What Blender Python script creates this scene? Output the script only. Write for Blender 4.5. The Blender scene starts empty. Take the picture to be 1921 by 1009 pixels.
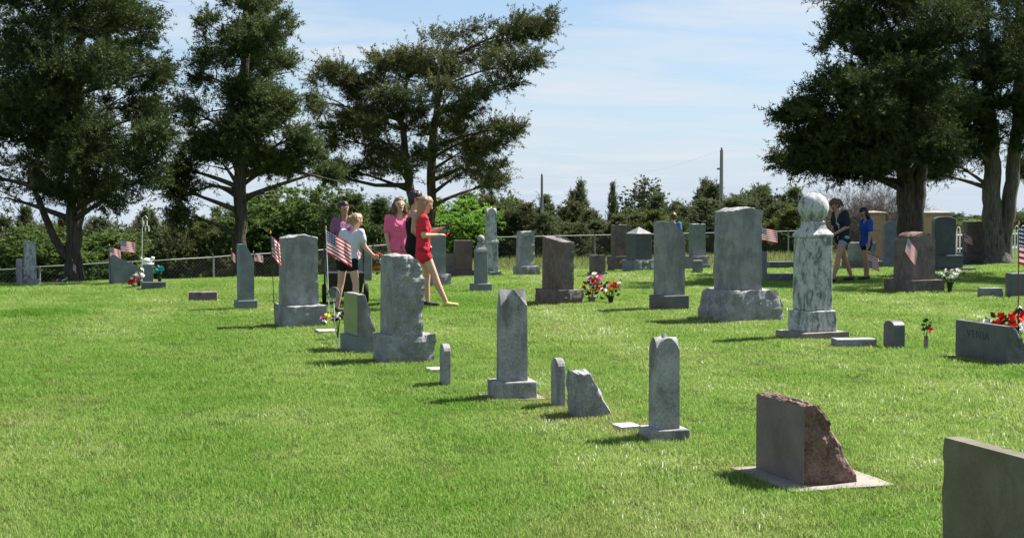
import bpy, bmesh, math, random
import numpy as np
from mathutils import Vector, Matrix, noise as mnoise

SC = bpy.context.scene
COL = SC.collection
R = math.radians
rnd = random.Random(7)

# ------------------------------------------------------------------ camera, sky, sun, exposure
F_PX, HORIZON, CAM_H = 1650.0, 225.0, 1.6      # measured on the photograph's own 1200 px wide picture
V_MID = 303.0
PITCH = math.atan((V_MID - HORIZON) / F_PX)
cam = bpy.data.cameras.new('camera')
cam.lens = F_PX / 1200 * 36
cam.sensor_width = 36
cam.clip_end = 3000
camo = bpy.data.objects.new('camera', cam)
COL.objects.link(camo)
camo.location = (0, 0, CAM_H)
camo.rotation_euler = (math.pi / 2 - PITCH, 0, 0)
SC.camera = camo

SUN_EL, SUN_AZ = R(51), R(60)                  # azimuth from +Y towards +X
sun_vec = Vector((math.sin(SUN_AZ) * math.cos(SUN_EL), math.cos(SUN_AZ) * math.cos(SUN_EL), math.sin(SUN_EL)))
W = bpy.data.worlds.new('World')
SC.world = W
W.use_nodes = True
wn, wl = W.node_tree.nodes, W.node_tree.links
bg = wn['Background']
sky = wn.new('ShaderNodeTexSky')
sky.sky_type = 'NISHITA'
sky.sun_disc = False
sky.sun_elevation = SUN_EL
sky.sun_rotation = SUN_AZ
sky.altitude = 500
sky.air_density = 1.0
sky.dust_density = 0.0
sky.ozone_density = 3.6
tcw = wn.new('ShaderNodeTexCoord')
sep = wn.new('ShaderNodeSeparateXYZ')
wl.new(tcw.outputs['Generated'], sep.inputs[0])
def wmath(op, a, b=None):
    m = wn.new('ShaderNodeMath'); m.operation = op
    for i, q in enumerate((a, b)):
        if q is None: continue
        if isinstance(q, (int, float)): m.inputs[i].default_value = q
        else: wl.new(q, m.inputs[i])
    return m.outputs[0]
zz = wmath('ADD', wmath('MAXIMUM', sep.outputs[2], 0.0), 0.07)
comb = wn.new('ShaderNodeCombineXYZ')
wl.new(wmath('DIVIDE', sep.outputs[0], zz), comb.inputs[0])
wl.new(wmath('MULTIPLY', wmath('DIVIDE', sep.outputs[1], zz), 1.5), comb.inputs[1])
cl = wn.new('ShaderNodeTexNoise')
cl.inputs['Scale'].default_value = 0.8
cl.inputs['Detail'].default_value = 7
cl.inputs['Roughness'].default_value = 0.58
cl.inputs['Distortion'].default_value = 0.6
wl.new(comb.outputs[0], cl.inputs['Vector'])
cr = wn.new('ShaderNodeValToRGB')
cr.color_ramp.elements[0].position = 0.42
cr.color_ramp.elements[0].color = (0.0, 0.0, 0.0, 1)
cr.color_ramp.elements[1].position = 0.66
cr.color_ramp.elements[1].color = (0.85, 0.85, 0.85, 1)
wl.new(cl.outputs['Fac'], cr.inputs['Fac'])
mixw = wn.new('ShaderNodeMixRGB')
veil = wmath('MULTIPLY', wmath('POWER', 2.718, wmath('MULTIPLY', wmath('MAXIMUM', sep.outputs[2], 0.0), -6.5)), 0.90)
mixv = wn.new('ShaderNodeMixRGB')                # thin haze veil low in the sky
wl.new(veil, mixv.inputs['Fac'])
wl.new(sky.outputs['Color'], mixv.inputs['Color1'])
mixv.inputs['Color2'].default_value = (4.05, 4.95, 6.2, 1)
wl.new(cr.outputs['Color'], mixw.inputs['Fac'])
wl.new(mixv.outputs['Color'], mixw.inputs['Color1'])
mixw.inputs['Color2'].default_value = (5.5, 6.0, 6.6, 1)
wl.new(mixw.outputs['Color'], bg.inputs['Color'])
bg.inputs['Strength'].default_value = 0.051

sl = bpy.data.lights.new('sun', 'SUN')
sl.energy = 5.0
sl.angle = R(0.53)
sl.color = (1.0, 0.955, 0.88)
so = bpy.data.objects.new('sun', sl)
COL.objects.link(so)
so.rotation_euler = sun_vec.to_track_quat('Z', 'Y').to_euler()
SC.view_settings.view_transform = 'Standard'
SC.view_settings.look = 'None'
SC.view_settings.gamma = 1.0
SC.view_settings.exposure = 1.42
SC.view_settings.use_curve_mapping = False
SC.render.engine = 'CYCLES'
SC.cycles.max_bounces = 6
SC.cycles.transparent_max_bounces = 8

# ------------------------------------------------------------------ measuring helpers
_cp, _sp = math.cos(PITCH), math.sin(PITCH)
def ray(u, v):
    a = (u - 600) / F_PX
    b = -(v - V_MID) / F_PX
    return a, _cp + b * _sp, -_sp + b * _cp
def at(u, v, y):
    dx, dy, dz = ray(u, v)
    t = y / dy
    return Vector((dx * t, y, CAM_H + dz * t))
def _kf(t):
    return np.interp(t, [-.36, -.24, -.024, .18, .36], [.11, .09, .046, .037, .025])
def gz(x, y):
    x = np.asarray(x, float); y = np.asarray(y, float)
    t = np.clip(x / np.maximum(y, 8.0), -.45, .45)
    y0 = 30 + (t + .36) * 8
    s = y - y0
    dd = (s + np.sqrt(s * s + 4)) / 2
    dd = 34 * (1 - np.exp(-dd / 34)) * 1.28
    b = .018 * np.sin(x * .9 + 1.3) * np.sin(y * .7 + .4) + .012 * np.sin(x * 2.1 + y * 1.7)
    return -_kf(t) * dd - .022 * np.clip(y - 100, 0, None) + b * np.clip((y - 12) / 6, 0, 1) * np.clip((60 - y) / 20, 0, 1)
def g(x, y):
    return float(gz(x, y))
def gp(u, v, far=45):
    dx, dy, dz = ray(u, v)
    py = 3.0
    while py < far:
        t = py / dy
        if CAM_H + dz * t <= g(dx * t, py):
            lo, hi = py - .1, py
            for _ in range(14):
                m = (lo + hi) / 2; t = m / dy
                if CAM_H + dz * t <= g(dx * t, m): hi = m
                else: lo = m
            t = hi / dy
            return Vector((dx * t, hi, g(dx * t, hi)))
        py += .1
    py = 31.0
    t = py / dy
    return Vector((dx * t, py, g(dx * t, py)))
def onground(u, y):
    x = (u - 600) / F_PX * y * 1.0
    return Vector((x, y, g(x, y)))

# ------------------------------------------------------------------ object helpers
def tag(o, label=None, cat=None, group=None, kind=None):
    if label: o['label'] = label
    if cat: o['category'] = cat
    if group: o['group'] = group
    if kind: o['kind'] = kind
    return o
def link(name, me, mat=None, parent=None, loc=None, rz=0, smooth=False):
    o = bpy.data.objects.new(name, me)
    COL.objects.link(o)
    if mat is not None and me is not None and len(me.materials) == 0:
        me.materials.append(mat)
    if parent is not None: o.parent = parent
    if loc is not None: o.location = loc
    o.rotation_euler[2] = rz
    if smooth and me is not None:
        me.polygons.foreach_set('use_smooth', [True] * len(me.polygons))
    return o
def empty(name, loc, rz=0, label=None, cat=None, group=None):
    o = bpy.data.objects.new(name, None)
    COL.objects.link(o)
    o.empty_display_size = .1
    o.location = loc
    o.rotation_euler[2] = rz
    return tag(o, label, cat, group)
def mesh(name, verts, faces):
    me = bpy.data.meshes.new(name)
    me.from_pydata([tuple(map(float, v)) for v in verts], [], faces)
    me.update()
    return me
def tri_mesh(name, co, cols=None):
    """co: (n,3,3) loose triangles, cols: (n,) grey value kept as an attribute"""
    n = len(co)
    me = bpy.data.meshes.new(name)
    me.vertices.add(n * 3); me.loops.add(n * 3); me.polygons.add(n)
    me.vertices.foreach_set('co', co.astype(np.float32).ravel())
    me.loops.foreach_set('vertex_index', np.arange(n * 3, dtype=np.int32))
    me.polygons.foreach_set('loop_start', np.arange(0, n * 3, 3, dtype=np.int32))
    me.polygons.foreach_set('loop_total', np.full(n, 3, dtype=np.int32))
    if cols is not None:
        a = me.attributes.new('tone', 'FLOAT', 'FACE')
        a.data.foreach_set('value', cols.astype(np.float32))
    me.update()
    me.validate()
    return me
def bevel(o, w=.006, seg=2):
    m = o.modifiers.new('edge', 'BEVEL')
    m.width = w; m.segments = seg; m.limit_method = 'ANGLE'; m.angle_limit = R(35)
    return o
class MB:
    def __init__(s): s.v = []; s.f = []
    def add(s, vs, fs):
        n = len(s.v); s.v += [tuple(p) for p in vs]; s.f += [tuple(i + n for i in q) for q in fs]
        return s
    def box(s, x0, x1, y0, y1, z0, z1):
        return s.add([(x0,y0,z0),(x1,y0,z0),(x1,y1,z0),(x0,y1,z0),(x0,y0,z1),(x1,y0,z1),(x1,y1,z1),(x0,y1,z1)],
                     [(0,3,2,1),(4,5,6,7),(0,1,5,4),(1,2,6,5),(2,3,7,6),(3,0,4,7)])
    def tube(s, pts, rad, n=8, flute=0.0, caps=True):
        pts = [Vector(p) for p in pts]
        if not hasattr(rad, '__len__'): rad = [rad] * len(pts)
        ring = []
        ref = Vector((0.31, 0.95, 0.05))
        for i, p in enumerate(pts):
            t = (pts[min(i+1, len(pts)-1)] - pts[max(i-1, 0)])
            if t.length < 1e-9: t = Vector((0,0,1))
            t.normalize()
            a = t.cross(ref)
            if a.length < .05: a = t.cross(Vector((1,0,0)))
            a.normalize(); b = t.cross(a)
            rr = []
            for k in range(n):
                th = 2 * math.pi * k / n
                r = rad[i] * (1 + flute * (math.sin(3 * th + i * .35) * .6 + math.sin(5 * th - i * .5) * .4))
                rr.append(p + a * (r * math.cos(th)) + b * (r * math.sin(th)))
            ring.append(rr)
        vs = [q for rr in ring for q in rr]
        fs = []
        for i in range(len(ring) - 1):
            for k in range(n):
                fs.append((i*n+k, i*n+(k+1) % n, (i+1)*n+(k+1) % n, (i+1)*n+k))
        if caps:
            fs.append(tuple(range(n))[::-1]); fs.append(tuple((len(ring)-1)*n+k for k in range(n)))
        return s.add(vs, fs)
    def lathe(s, prof, n=20, ox=0, oy=0):
        vs, fs = [], []
        for r, z in prof:
            for k in range(n):
                th = 2*math.pi*k/n
                vs.append((ox + r*math.cos(th), oy + r*math.sin(th), z))
        for i in range(len(prof)-1):
            for k in range(n):
                fs.append((i*n+k, i*n+(k+1) % n, (i+1)*n+(k+1) % n, (i+1)*n+k))
        fs.append(tuple(range(n))[::-1]); fs.append(tuple((len(prof)-1)*n+k for k in range(n)))
        return s.add(vs, fs)
    def mesh(s, name='m'): return mesh(name, s.v, s.f)
    def build(s, name, mat, parent=None, loc=None, rz=0, smooth=False):
        return link(name, s.mesh(name), mat, parent, loc, rz, smooth)

# ------------------------------------------------------------------ materials
def newmat(name):
    m = bpy.data.materials.new(name); m.use_nodes = True
    nt = m.node_tree
    return m, nt.nodes, nt.links, nt.nodes['Principled BSDF']
def setspec(b, v):
    b.inputs['Specular IOR Level'].default_value = v
def plain(name, col, rough=.6, spec=.3, metal=0, var=.12, scale=30):
    m, n, l, b = newmat(name)
    tx = n.new('ShaderNodeTexNoise'); tx.inputs['Scale'].default_value = scale; tx.inputs['Detail'].default_value = 4
    tc = n.new('ShaderNodeTexCoord'); l.new(tc.outputs['Object'], tx.inputs['Vector'])
    mx = n.new('ShaderNodeMixRGB')
    l.new(tx.outputs['Fac'], mx.inputs['Fac'])
    mx.inputs['Color1'].default_value = (*[c*(1-var) for c in col], 1)
    mx.inputs['Color2'].default_value = (*[min(1, c*(1+var)) for c in col], 1)
    l.new(mx.outputs[0], b.inputs['Base Color'])
    b.inputs['Roughness'].default_value = rough; b.inputs['Metallic'].default_value = metal
    setspec(b, spec)
    return m
def granite(name, c_dark, c_light, speck=90, blotch=5, rough=.75, bump=.25, stain=None, stain_amt=.5, stain_scale=3, spec=.3, lichen=0):
    """speckled stone with broad blotches and optional weather stains"""
    m, n, l, b = newmat(name)
    tc = n.new('ShaderNodeTexCoord')
    oi = n.new('ShaderNodeObjectInfo')
    add = n.new('ShaderNodeVectorMath'); add.operation = 'ADD'
    l.new(tc.outputs['Object'], add.inputs[0])
    sc_ = n.new('ShaderNodeVectorMath'); sc_.operation = 'SCALE'
    sc_.inputs[0].default_value = (13, 7, 5)
    l.new(oi.outputs['Random'], sc_.inputs['Scale'])
    l.new(sc_.outputs[0], add.inputs[1])
    vec = add.outputs[0]
    n1 = n.new('ShaderNodeTexNoise'); n1.inputs['Scale'].default_value = speck; n1.inputs['Detail'].default_value = 3; n1.inputs['Roughness'].default_value = .7
    n2 = n.new('ShaderNodeTexNoise'); n2.inputs['Scale'].default_value = blotch; n2.inputs['Detail'].default_value = 6; n2.inputs['Roughness'].default_value = .6
    l.new(vec, n1.inputs['Vector']); l.new(vec, n2.inputs['Vector'])
    mm = n.new('ShaderNodeMath'); mm.operation = 'MULTIPLY_ADD'
    l.new(n1.outputs['Fac'], mm.inputs[0]); mm.inputs[1].default_value = .55
    m2 = n.new('ShaderNodeMath'); m2.operation = 'MULTIPLY'; l.new(n2.outputs['Fac'], m2.inputs[0]); m2.inputs[1].default_value = .45
    l.new(m2.outputs[0], mm.inputs[2])
    rp = n.new('ShaderNodeValToRGB')
    rp.color_ramp.elements[0].position = .36; rp.color_ramp.elements[1].position = .64
    rp.color_ramp.elements[0].color = (*c_dark, 1); rp.color_ramp.elements[1].color = (*c_light, 1)
    l.new(mm.outputs[0], rp.inputs['Fac'])
    colout = rp.outputs['Color']
    if stain:
        n3 = n.new('ShaderNodeTexNoise'); n3.inputs['Scale'].default_value = stain_scale; n3.inputs['Detail'].default_value = 9; n3.inputs['Roughness'].default_value = .68; n3.inputs['Distortion'].default_value = .8
        mp = n.new('ShaderNodeMapping'); mp.inputs['Scale'].default_value = (1.6, 1.6, .7)
        l.new(vec, mp.inputs['Vector']); l.new(mp.outputs[0], n3.inputs['Vector'])
        r3 = n.new('ShaderNodeValToRGB'); r3.color_ramp.elements[0].position = .47; r3.color_ramp.elements[1].position = .6
        r3.color_ramp.elements[1].color = (stain_amt, stain_amt, stain_amt, 1)
        l.new(n3.outputs['Fac'], r3.inputs['Fac'])
        mx = n.new('ShaderNodeMixRGB'); l.new(r3.outputs['Color'], mx.inputs['Fac'])
        l.new(colout, mx.inputs['Color1']); mx.inputs['Color2'].default_value = (*stain, 1)
        colout = mx.outputs[0]
    if lichen:
        n4 = n.new('ShaderNodeTexNoise'); n4.inputs['Scale'].default_value = 16; n4.inputs['Detail'].default_value = 7; n4.inputs['Roughness'].default_value = .75
        l.new(vec, n4.inputs['Vector'])
        r4 = n.new('ShaderNodeValToRGB'); r4.color_ramp.elements[0].position = .58; r4.color_ramp.elements[1].position = .66
        r4.color_ramp.elements[1].color = (lichen, lichen, lichen, 1)
        l.new(n4.outputs['Fac'], r4.inputs['Fac'])
        m4 = n.new('ShaderNodeMixRGB'); l.new(r4.outputs['Color'], m4.inputs['Fac']); l.new(colout, m4.inputs['Color1']); m4.inputs['Color2'].default_value = (.46, .45, .36, 1)
        colout = m4.outputs[0]
    l.new(colout, b.inputs['Base Color'])
    b.inputs['Roughness'].default_value = rough; setspec(b, spec)
    bp = n.new('ShaderNodeBump'); bp.inputs['Strength'].default_value = bump; bp.inputs['Distance'].default_value = .01
    l.new(mm.outputs[0], bp.inputs['Height']); l.new(bp.outputs[0], b.inputs['Normal'])
    return m
def leafmat(name, dark, light, trans=.35, warm=None):
    m, n, l, b = newmat(name)
    at_ = n.new('ShaderNodeAttribute'); at_.attribute_name = 'tone'
    mx = n.new('ShaderNodeMixRGB'); l.new(at_.outputs['Fac'], mx.inputs['Fac'])
    mx.inputs['Color1'].default_value = (*dark, 1); mx.inputs['Color2'].default_value = (*light, 1)
    out = mx.outputs[0]
    if warm:
        tc = n.new('ShaderNodeNewGeometry'); nz = n.new('ShaderNodeTexNoise'); nz.inputs['Scale'].default_value = .9; nz.inputs['Detail'].default_value = 3
        l.new(tc.outputs['Position'], nz.inputs['Vector'])
        rp = n.new('ShaderNodeValToRGB'); rp.color_ramp.elements[0].position = .5; rp.color_ramp.elements[1].position = .68
        l.new(nz.outputs['Fac'], rp.inputs['Fac'])
        m2 = n.new('ShaderNodeMixRGB'); l.new(rp.outputs['Color'], m2.inputs['Fac']); l.new(out, m2.inputs['Color1']); m2.inputs['Color2'].default_value = (*warm, 1)
        out = m2.outputs[0]
    l.new(out, b.inputs['Base Color']); b.inputs['Roughness'].default_value = .8; setspec(b, .12)
    tr = n.new('ShaderNodeBsdfTranslucent'); l.new(out, tr.inputs['Color'])
    ms = n.new('ShaderNodeMixShader'); ms.inputs['Fac'].default_value = trans
    l.new(b.outputs[0], ms.inputs[1]); l.new(tr.outputs[0], ms.inputs[2])
    l.new(ms.outputs[0], n['Material Output'].inputs['Surface'])
    return m
def barkmat(name, c0, c1):
    m, n, l, b = newmat(name)
    tc = n.new('ShaderNodeTexCoord'); mp = n.new('ShaderNodeMapping'); mp.inputs['Scale'].default_value = (14, 14, 1.6)
    l.new(tc.outputs['Object'], mp.inputs['Vector'])
    nz = n.new('ShaderNodeTexNoise'); nz.inputs['Scale'].default_value = 1.6; nz.inputs['Detail'].default_value = 8; nz.inputs['Roughness'].default_value = .7
    l.new(mp.outputs[0], nz.inputs['Vector'])
    rp = n.new('ShaderNodeValToRGB'); rp.color_ramp.elements[0].position = .35; rp.color_ramp.elements[1].position = .65
    rp.color_ramp.elements[0].color = (*c0, 1); rp.color_ramp.elements[1].color = (*c1, 1)
    l.new(nz.outputs['Fac'], rp.inputs['Fac']); l.new(rp.outputs[0], b.inputs['Base Color'])
    bp = n.new('ShaderNodeBump'); bp.inputs['Strength'].default_value = .9; bp.inputs['Distance'].default_value = .04
    l.new(nz.outputs['Fac'], bp.inputs['Height']); l.new(bp.outputs[0], b.inputs['Normal'])
    b.inputs['Roughness'].default_value = .9; setspec(b, .15)
    return m

M = {}
M['grey'] = granite('grey_granite', (.145,.15,.152), (.35,.36,.362), speck=110, bump=.2, stain=(.10,.095,.085), stain_amt=.5, lichen=.3)
M['grey_rock'] = granite('grey_rock_face', (.135,.137,.138), (.385,.388,.385), speck=70, blotch=7, bump=.6, stain=(.12,.11,.10), stain_amt=.4, stain_scale=4, lichen=.3)
M['blue'] = granite('blue_grey_granite', (.115,.135,.14), (.25,.28,.285), speck=120, bump=.15)
M['dark'] = granite('dark_granite', (.035,.045,.052), (.085,.10,.11), speck=130, rough=.45, bump=.1, spec=.5)
M['slate'] = granite('dark_slate_granite', (.055,.06,.066), (.13,.137,.145), speck=150, rough=.5, bump=.1, spec=.45)
M['red'] = granite('red_granite', (.10,.075,.07), (.23,.175,.165), speck=150, rough=.6, bump=.12)
M['red_rock'] = granite('red_rock_face', (.07,.042,.034), (.28,.175,.14), speck=60, blotch=9, bump=.9)
M['brown'] = granite('brown_granite', (.065,.055,.052), (.19,.155,.145), speck=100, bump=.35, stain=(.30,.24,.22), stain_amt=.25, stain_scale=6)
M['maroon'] = granite('maroon_granite', (.085,.05,.05), (.18,.115,.11), speck=120, rough=.5)
M['olive'] = granite('olive_grey_granite', (.095,.082,.052), (.175,.155,.105), speck=150, rough=.5, bump=.1, stain=(.22,.22,.19), stain_amt=.3, stain_scale=5)
M['lime'] = granite('weathered_limestone', (.18,.182,.18), (.40,.40,.392), speck=60, blotch=6, bump=.35, stain=(.075,.075,.07), stain_amt=.65, stain_scale=2.6, lichen=.28)
M['marble'] = granite('mottled_marble', (.30,.315,.315), (.58,.59,.57), speck=40, blotch=9, bump=.25, stain=(.075,.088,.095), stain_amt=.82, stain_scale=8)
M['conc'] = granite('concrete', (.17,.15,.125), (.31,.275,.235), speck=60, blotch=6, bump=.3)
M['white_stone'] = granite('white_flat_stone', (.30,.31,.32), (.46,.47,.48), speck=60, blotch=6, bump=.25)
M['polish'] = granite('polished_grey_face', (.11,.12,.11), (.17,.18,.165), speck=150, rough=.16, bump=.02, spec=.9)
M['bark'] = barkmat('cedar_bark', (.035,.027,.022), (.14,.115,.10))
M['bark_grey'] = barkmat('grey_cedar_bark', (.05,.042,.036), (.20,.175,.155))
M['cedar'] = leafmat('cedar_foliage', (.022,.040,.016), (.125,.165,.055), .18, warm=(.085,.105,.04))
M['cedar_dark'] = leafmat('dark_cedar_foliage', (.018,.034,.014), (.085,.115,.036), .16, warm=(.062,.08,.028))  # deeper green of the darker cedars
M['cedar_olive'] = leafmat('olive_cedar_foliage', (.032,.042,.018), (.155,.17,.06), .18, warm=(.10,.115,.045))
M['cedar_far'] = leafmat('far_cedar_foliage', (.034,.052,.026), (.13,.16,.066), .25, warm=(.11,.125,.055))
M['cedar_far2'] = leafmat('olive_far_cedar_foliage', (.045,.058,.026), (.125,.138,.052), .25, warm=(.12,.12,.05))
M['cedar_far3'] = leafmat('yellow_green_far_foliage', (.045,.07,.022), (.14,.18,.05), .3)
M['leaf_bright'] = leafmat('bright_leaf', (.07,.15,.02), (.20,.36,.06), .5)
M['leaf_mid'] = leafmat('mid_leaf', (.04,.075,.02), (.12,.17,.045), .4)
M['twig'] = leafmat('bare_twig', (.07,.06,.052), (.19,.165,.143), .05)
M['galv'] = plain('galvanised_steel', (.22,.225,.23), .6, .4, .3)
M['white'] = plain('white_paint', (.8,.8,.79), .5, .4, var=.06)
M['wood_pole'] = plain('weathered_pole', (.30,.28,.26), .9, .1, var=.2)
M['black'] = plain('black_plastic', (.016,.016,.018), .45, .4)
M['rubber'] = plain('black_rubber', (.02,.02,.02), .8, .2)
M['darkmetal'] = plain('dark_metal', (.03,.028,.028), .5, .4)
M['redmetal'] = plain('dark_red_pole', (.12,.02,.02), .5, .4)
M['green'] = plain('stem_green', (.03,.09,.02), .6, .2)
M['gold'] = plain('gilt', (.6,.42,.1), .4, .5)
for nm, c in (('f_red',(.62,.02,.02)),('f_pink',(.75,.16,.38)),('f_yellow',(.80,.52,.04)),('f_white',(.78,.78,.70)),('f_magenta',(.55,.12,.5)),('f_teal',(.05,.38,.42)),('f_orange',(.7,.12,.03)),('f_dark',(.03,.01,.012))):
    M[nm] = plain(nm + '_petal', c, .6, .2, var=.25, scale=60)

# ------------------------------------------------------------------ the ground
def ground_mat():
    m, n, l, b = newmat('lawn_soil')
    ge = n.new('ShaderNodeNewGeometry')
    n1 = n.new('ShaderNodeTexNoise'); n1.inputs['Scale'].default_value = .45; n1.inputs['Detail'].default_value = 5
    n2 = n.new('ShaderNodeTexNoise'); n2.inputs['Scale'].default_value = 22; n2.inputs['Detail'].default_value = 6; n2.inputs['Roughness'].default_value = .75
    l.new(ge.outputs['Position'], n1.inputs['Vector']); l.new(ge.outputs['Position'], n2.inputs['Vector'])
    r1 = n.new('ShaderNodeValToRGB')
    r1.color_ramp.elements[0].position = .35; r1.color_ramp.elements[1].position = .7
    r1.color_ramp.elements[0].color = (.06, .115, .018, 1); r1.color_ramp.elements[1].color = (.135, .185, .04, 1)
    l.new(n1.outputs['Fac'], r1.inputs['Fac'])
    r2 = n.new('ShaderNodeValToRGB')
    r2.color_ramp.elements[0].position = .3; r2.color_ramp.elements[1].position = .75
    r2.color_ramp.elements[0].color = (.45, .45, .4, 1); r2.color_ramp.elements[1].color = (1.15, 1.1, 1.0, 1)
    l.new(n2.outputs['Fac'], r2.inputs['Fac'])
    mx = n.new('ShaderNodeMixRGB'); mx.blend_type = 'MULTIPLY'; mx.inputs['Fac'].default_value = 1
    l.new(r1.outputs[0], mx.inputs['Color1']); l.new(r2.outputs[0], mx.inputs['Color2'])
    l.new(mx.outputs[0], b.inputs['Base Color']); b.inputs['Roughness'].default_value = .95; setspec(b, .1)
    bp = n.new('ShaderNodeBump'); bp.inputs['Strength'].default_value = 1; bp.inputs['Distance'].default_value = .05
    l.new(n2.outputs['Fac'], bp.inputs['Height']); l.new(bp.outputs[0], b.inputs['Normal'])
    return m
def ground():
    ys = np.concatenate([np.array([-60, -25, -8]), np.arange(0, 75, .45), 75 * 1.16 ** np.arange(0, 18)])
    half = np.concatenate([np.arange(0, 36, .5), 36 * 1.2 ** np.arange(0, 18)])
    xs = np.concatenate([-half[:0:-1], half])
    X, Y = np.meshgrid(xs, ys)
    Z = gz(X, Y)
    ny, nx = X.shape
    me = bpy.data.meshes.new('ground')
    idx = np.arange(nx * ny).reshape(ny, nx)
    q = np.stack([idx[:-1, :-1], idx[:-1, 1:], idx[1:, 1:], idx[1:, :-1]], -1).reshape(-1, 4)
    me.vertices.add(nx * ny); me.loops.add(q.size); me.polygons.add(len(q))
    me.vertices.foreach_set('co', np.stack([X, Y, Z], -1).astype(np.float32).ravel())
    me.loops.foreach_set('vertex_index', q.astype(np.int32).ravel())
    me.polygons.foreach_set('loop_start', np.arange(0, q.size, 4, dtype=np.int32))
    me.polygons.foreach_set('loop_total', np.full(len(q), 4, dtype=np.int32))
    me.update()
    tag(link('ground', me, ground_mat(), smooth=True), 'mown cemetery lawn rolling away to the fence', kind='structure')
ground()

# ------------------------------------------------------------------ foliage and wood
NR = np.random.default_rng(11)
def unit(a):
    return a / np.maximum(np.linalg.norm(a, axis=-1, keepdims=True), 1e-9)
def vnoise(p, s):
    """cheap smooth 3-D noise in about -1..1"""
    q = p * s
    return (np.sin(q[:, 0] * 1.7 + np.sin(q[:, 1] * 1.3 + 1.1) * 1.5) + np.sin(q[:, 1] * 1.9 + np.sin(q[:, 2] * 1.5) * 1.4 + 2.) + np.sin(q[:, 2] * 2.1 + np.sin(q[:, 0] * 1.1) * 1.6)) / 3
def sprays(name, pos, direc, per, tl, ll, lw, tone, flat=.0, spread=.85, seed=0):
    """leafy twigs: per little leaf faces along each twig"""
    r = np.random.default_rng(seed)
    n = len(pos)
    s = r.random((n, per)) ** .8
    d = np.repeat(direc[:, None, :], per, 1)
    side = unit(r.normal(size=(n, per, 3)))
    side = unit(side - (side * d).sum(-1, keepdims=True) * d)
    L = tl * (.5 + .7 * r.random((n, 1, 1)) + .9 * (r.random((n, 1, 1)) < .12))
    base = pos[:, None, :] + d * s[..., None] * L + side * (tl * .22) * (1.1 - s[..., None]) * r.random((n, per, 1))
    ld = unit(d * (.6 + .5 * r.random((n, per, 1))) + side * spread + r.normal(size=(n, per, 3)) * .25)
    ws = unit(np.cross(ld, r.normal(size=(n, per, 3))))
    l = ll * (.6 + .8 * r.random((n, per, 1)))
    w = lw * (.7 + .6 * r.random((n, per, 1)))
    co = np.stack([base - ws * w * .5, base + ws * w * .5, base + ld * l], 2)
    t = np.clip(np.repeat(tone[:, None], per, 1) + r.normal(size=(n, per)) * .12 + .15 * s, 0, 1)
    return tri_mesh(name, co.reshape(-1, 3, 3), t.ravel())
def blob_points(blobs, n, seed, gap=.05, gs=2.2, shell=.35):
    """points spread through overlapping lumpy pads; directions point outwards and up"""
    r = np.random.default_rng(seed)
    c = np.array([b[0] for b in blobs], float); rad = np.array([b[1] for b in blobs], float)
    wgt = (rad[:, 0] * rad[:, 2]) ** .9
    k = r.choice(len(blobs), size=int(n * 2.2), p=wgt / wgt.sum())
    d = unit(r.normal(size=(len(k), 3)))
    q = shell + (1.08 - shell) * r.random((len(k), 1)) ** .6
    lump = 1 + .22 * vnoise(d * 2 + k[:, None] * 1.7, 1.6)[:, None]
    p = c[k] + d * q * rad[k] * lump
    keep = vnoise(p, gs) + .45 * vnoise(p, gs * 2.7) > -.42 + gap
    p, d, k = p[keep][:n], d[keep][:n], k[keep][:n]
    out = unit(d * np.array([1, 1, .7]))
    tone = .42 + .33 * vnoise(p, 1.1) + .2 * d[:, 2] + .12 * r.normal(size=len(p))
    return p, out, tone
def limb_curve(a, b, sag=.12, n=6, seed=0):
    r = random.Random(seed)
    a, b = Vector(a), Vector(b)
    m = (a + b) / 2 + Vector((r.uniform(-.2, .2), r.uniform(-.2, .2), sag * (b - a).length))
    return [(1-t)**2 * a + 2*t*(1-t) * m + t*t * b for t in [i/n for i in range(n+1)]]

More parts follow.
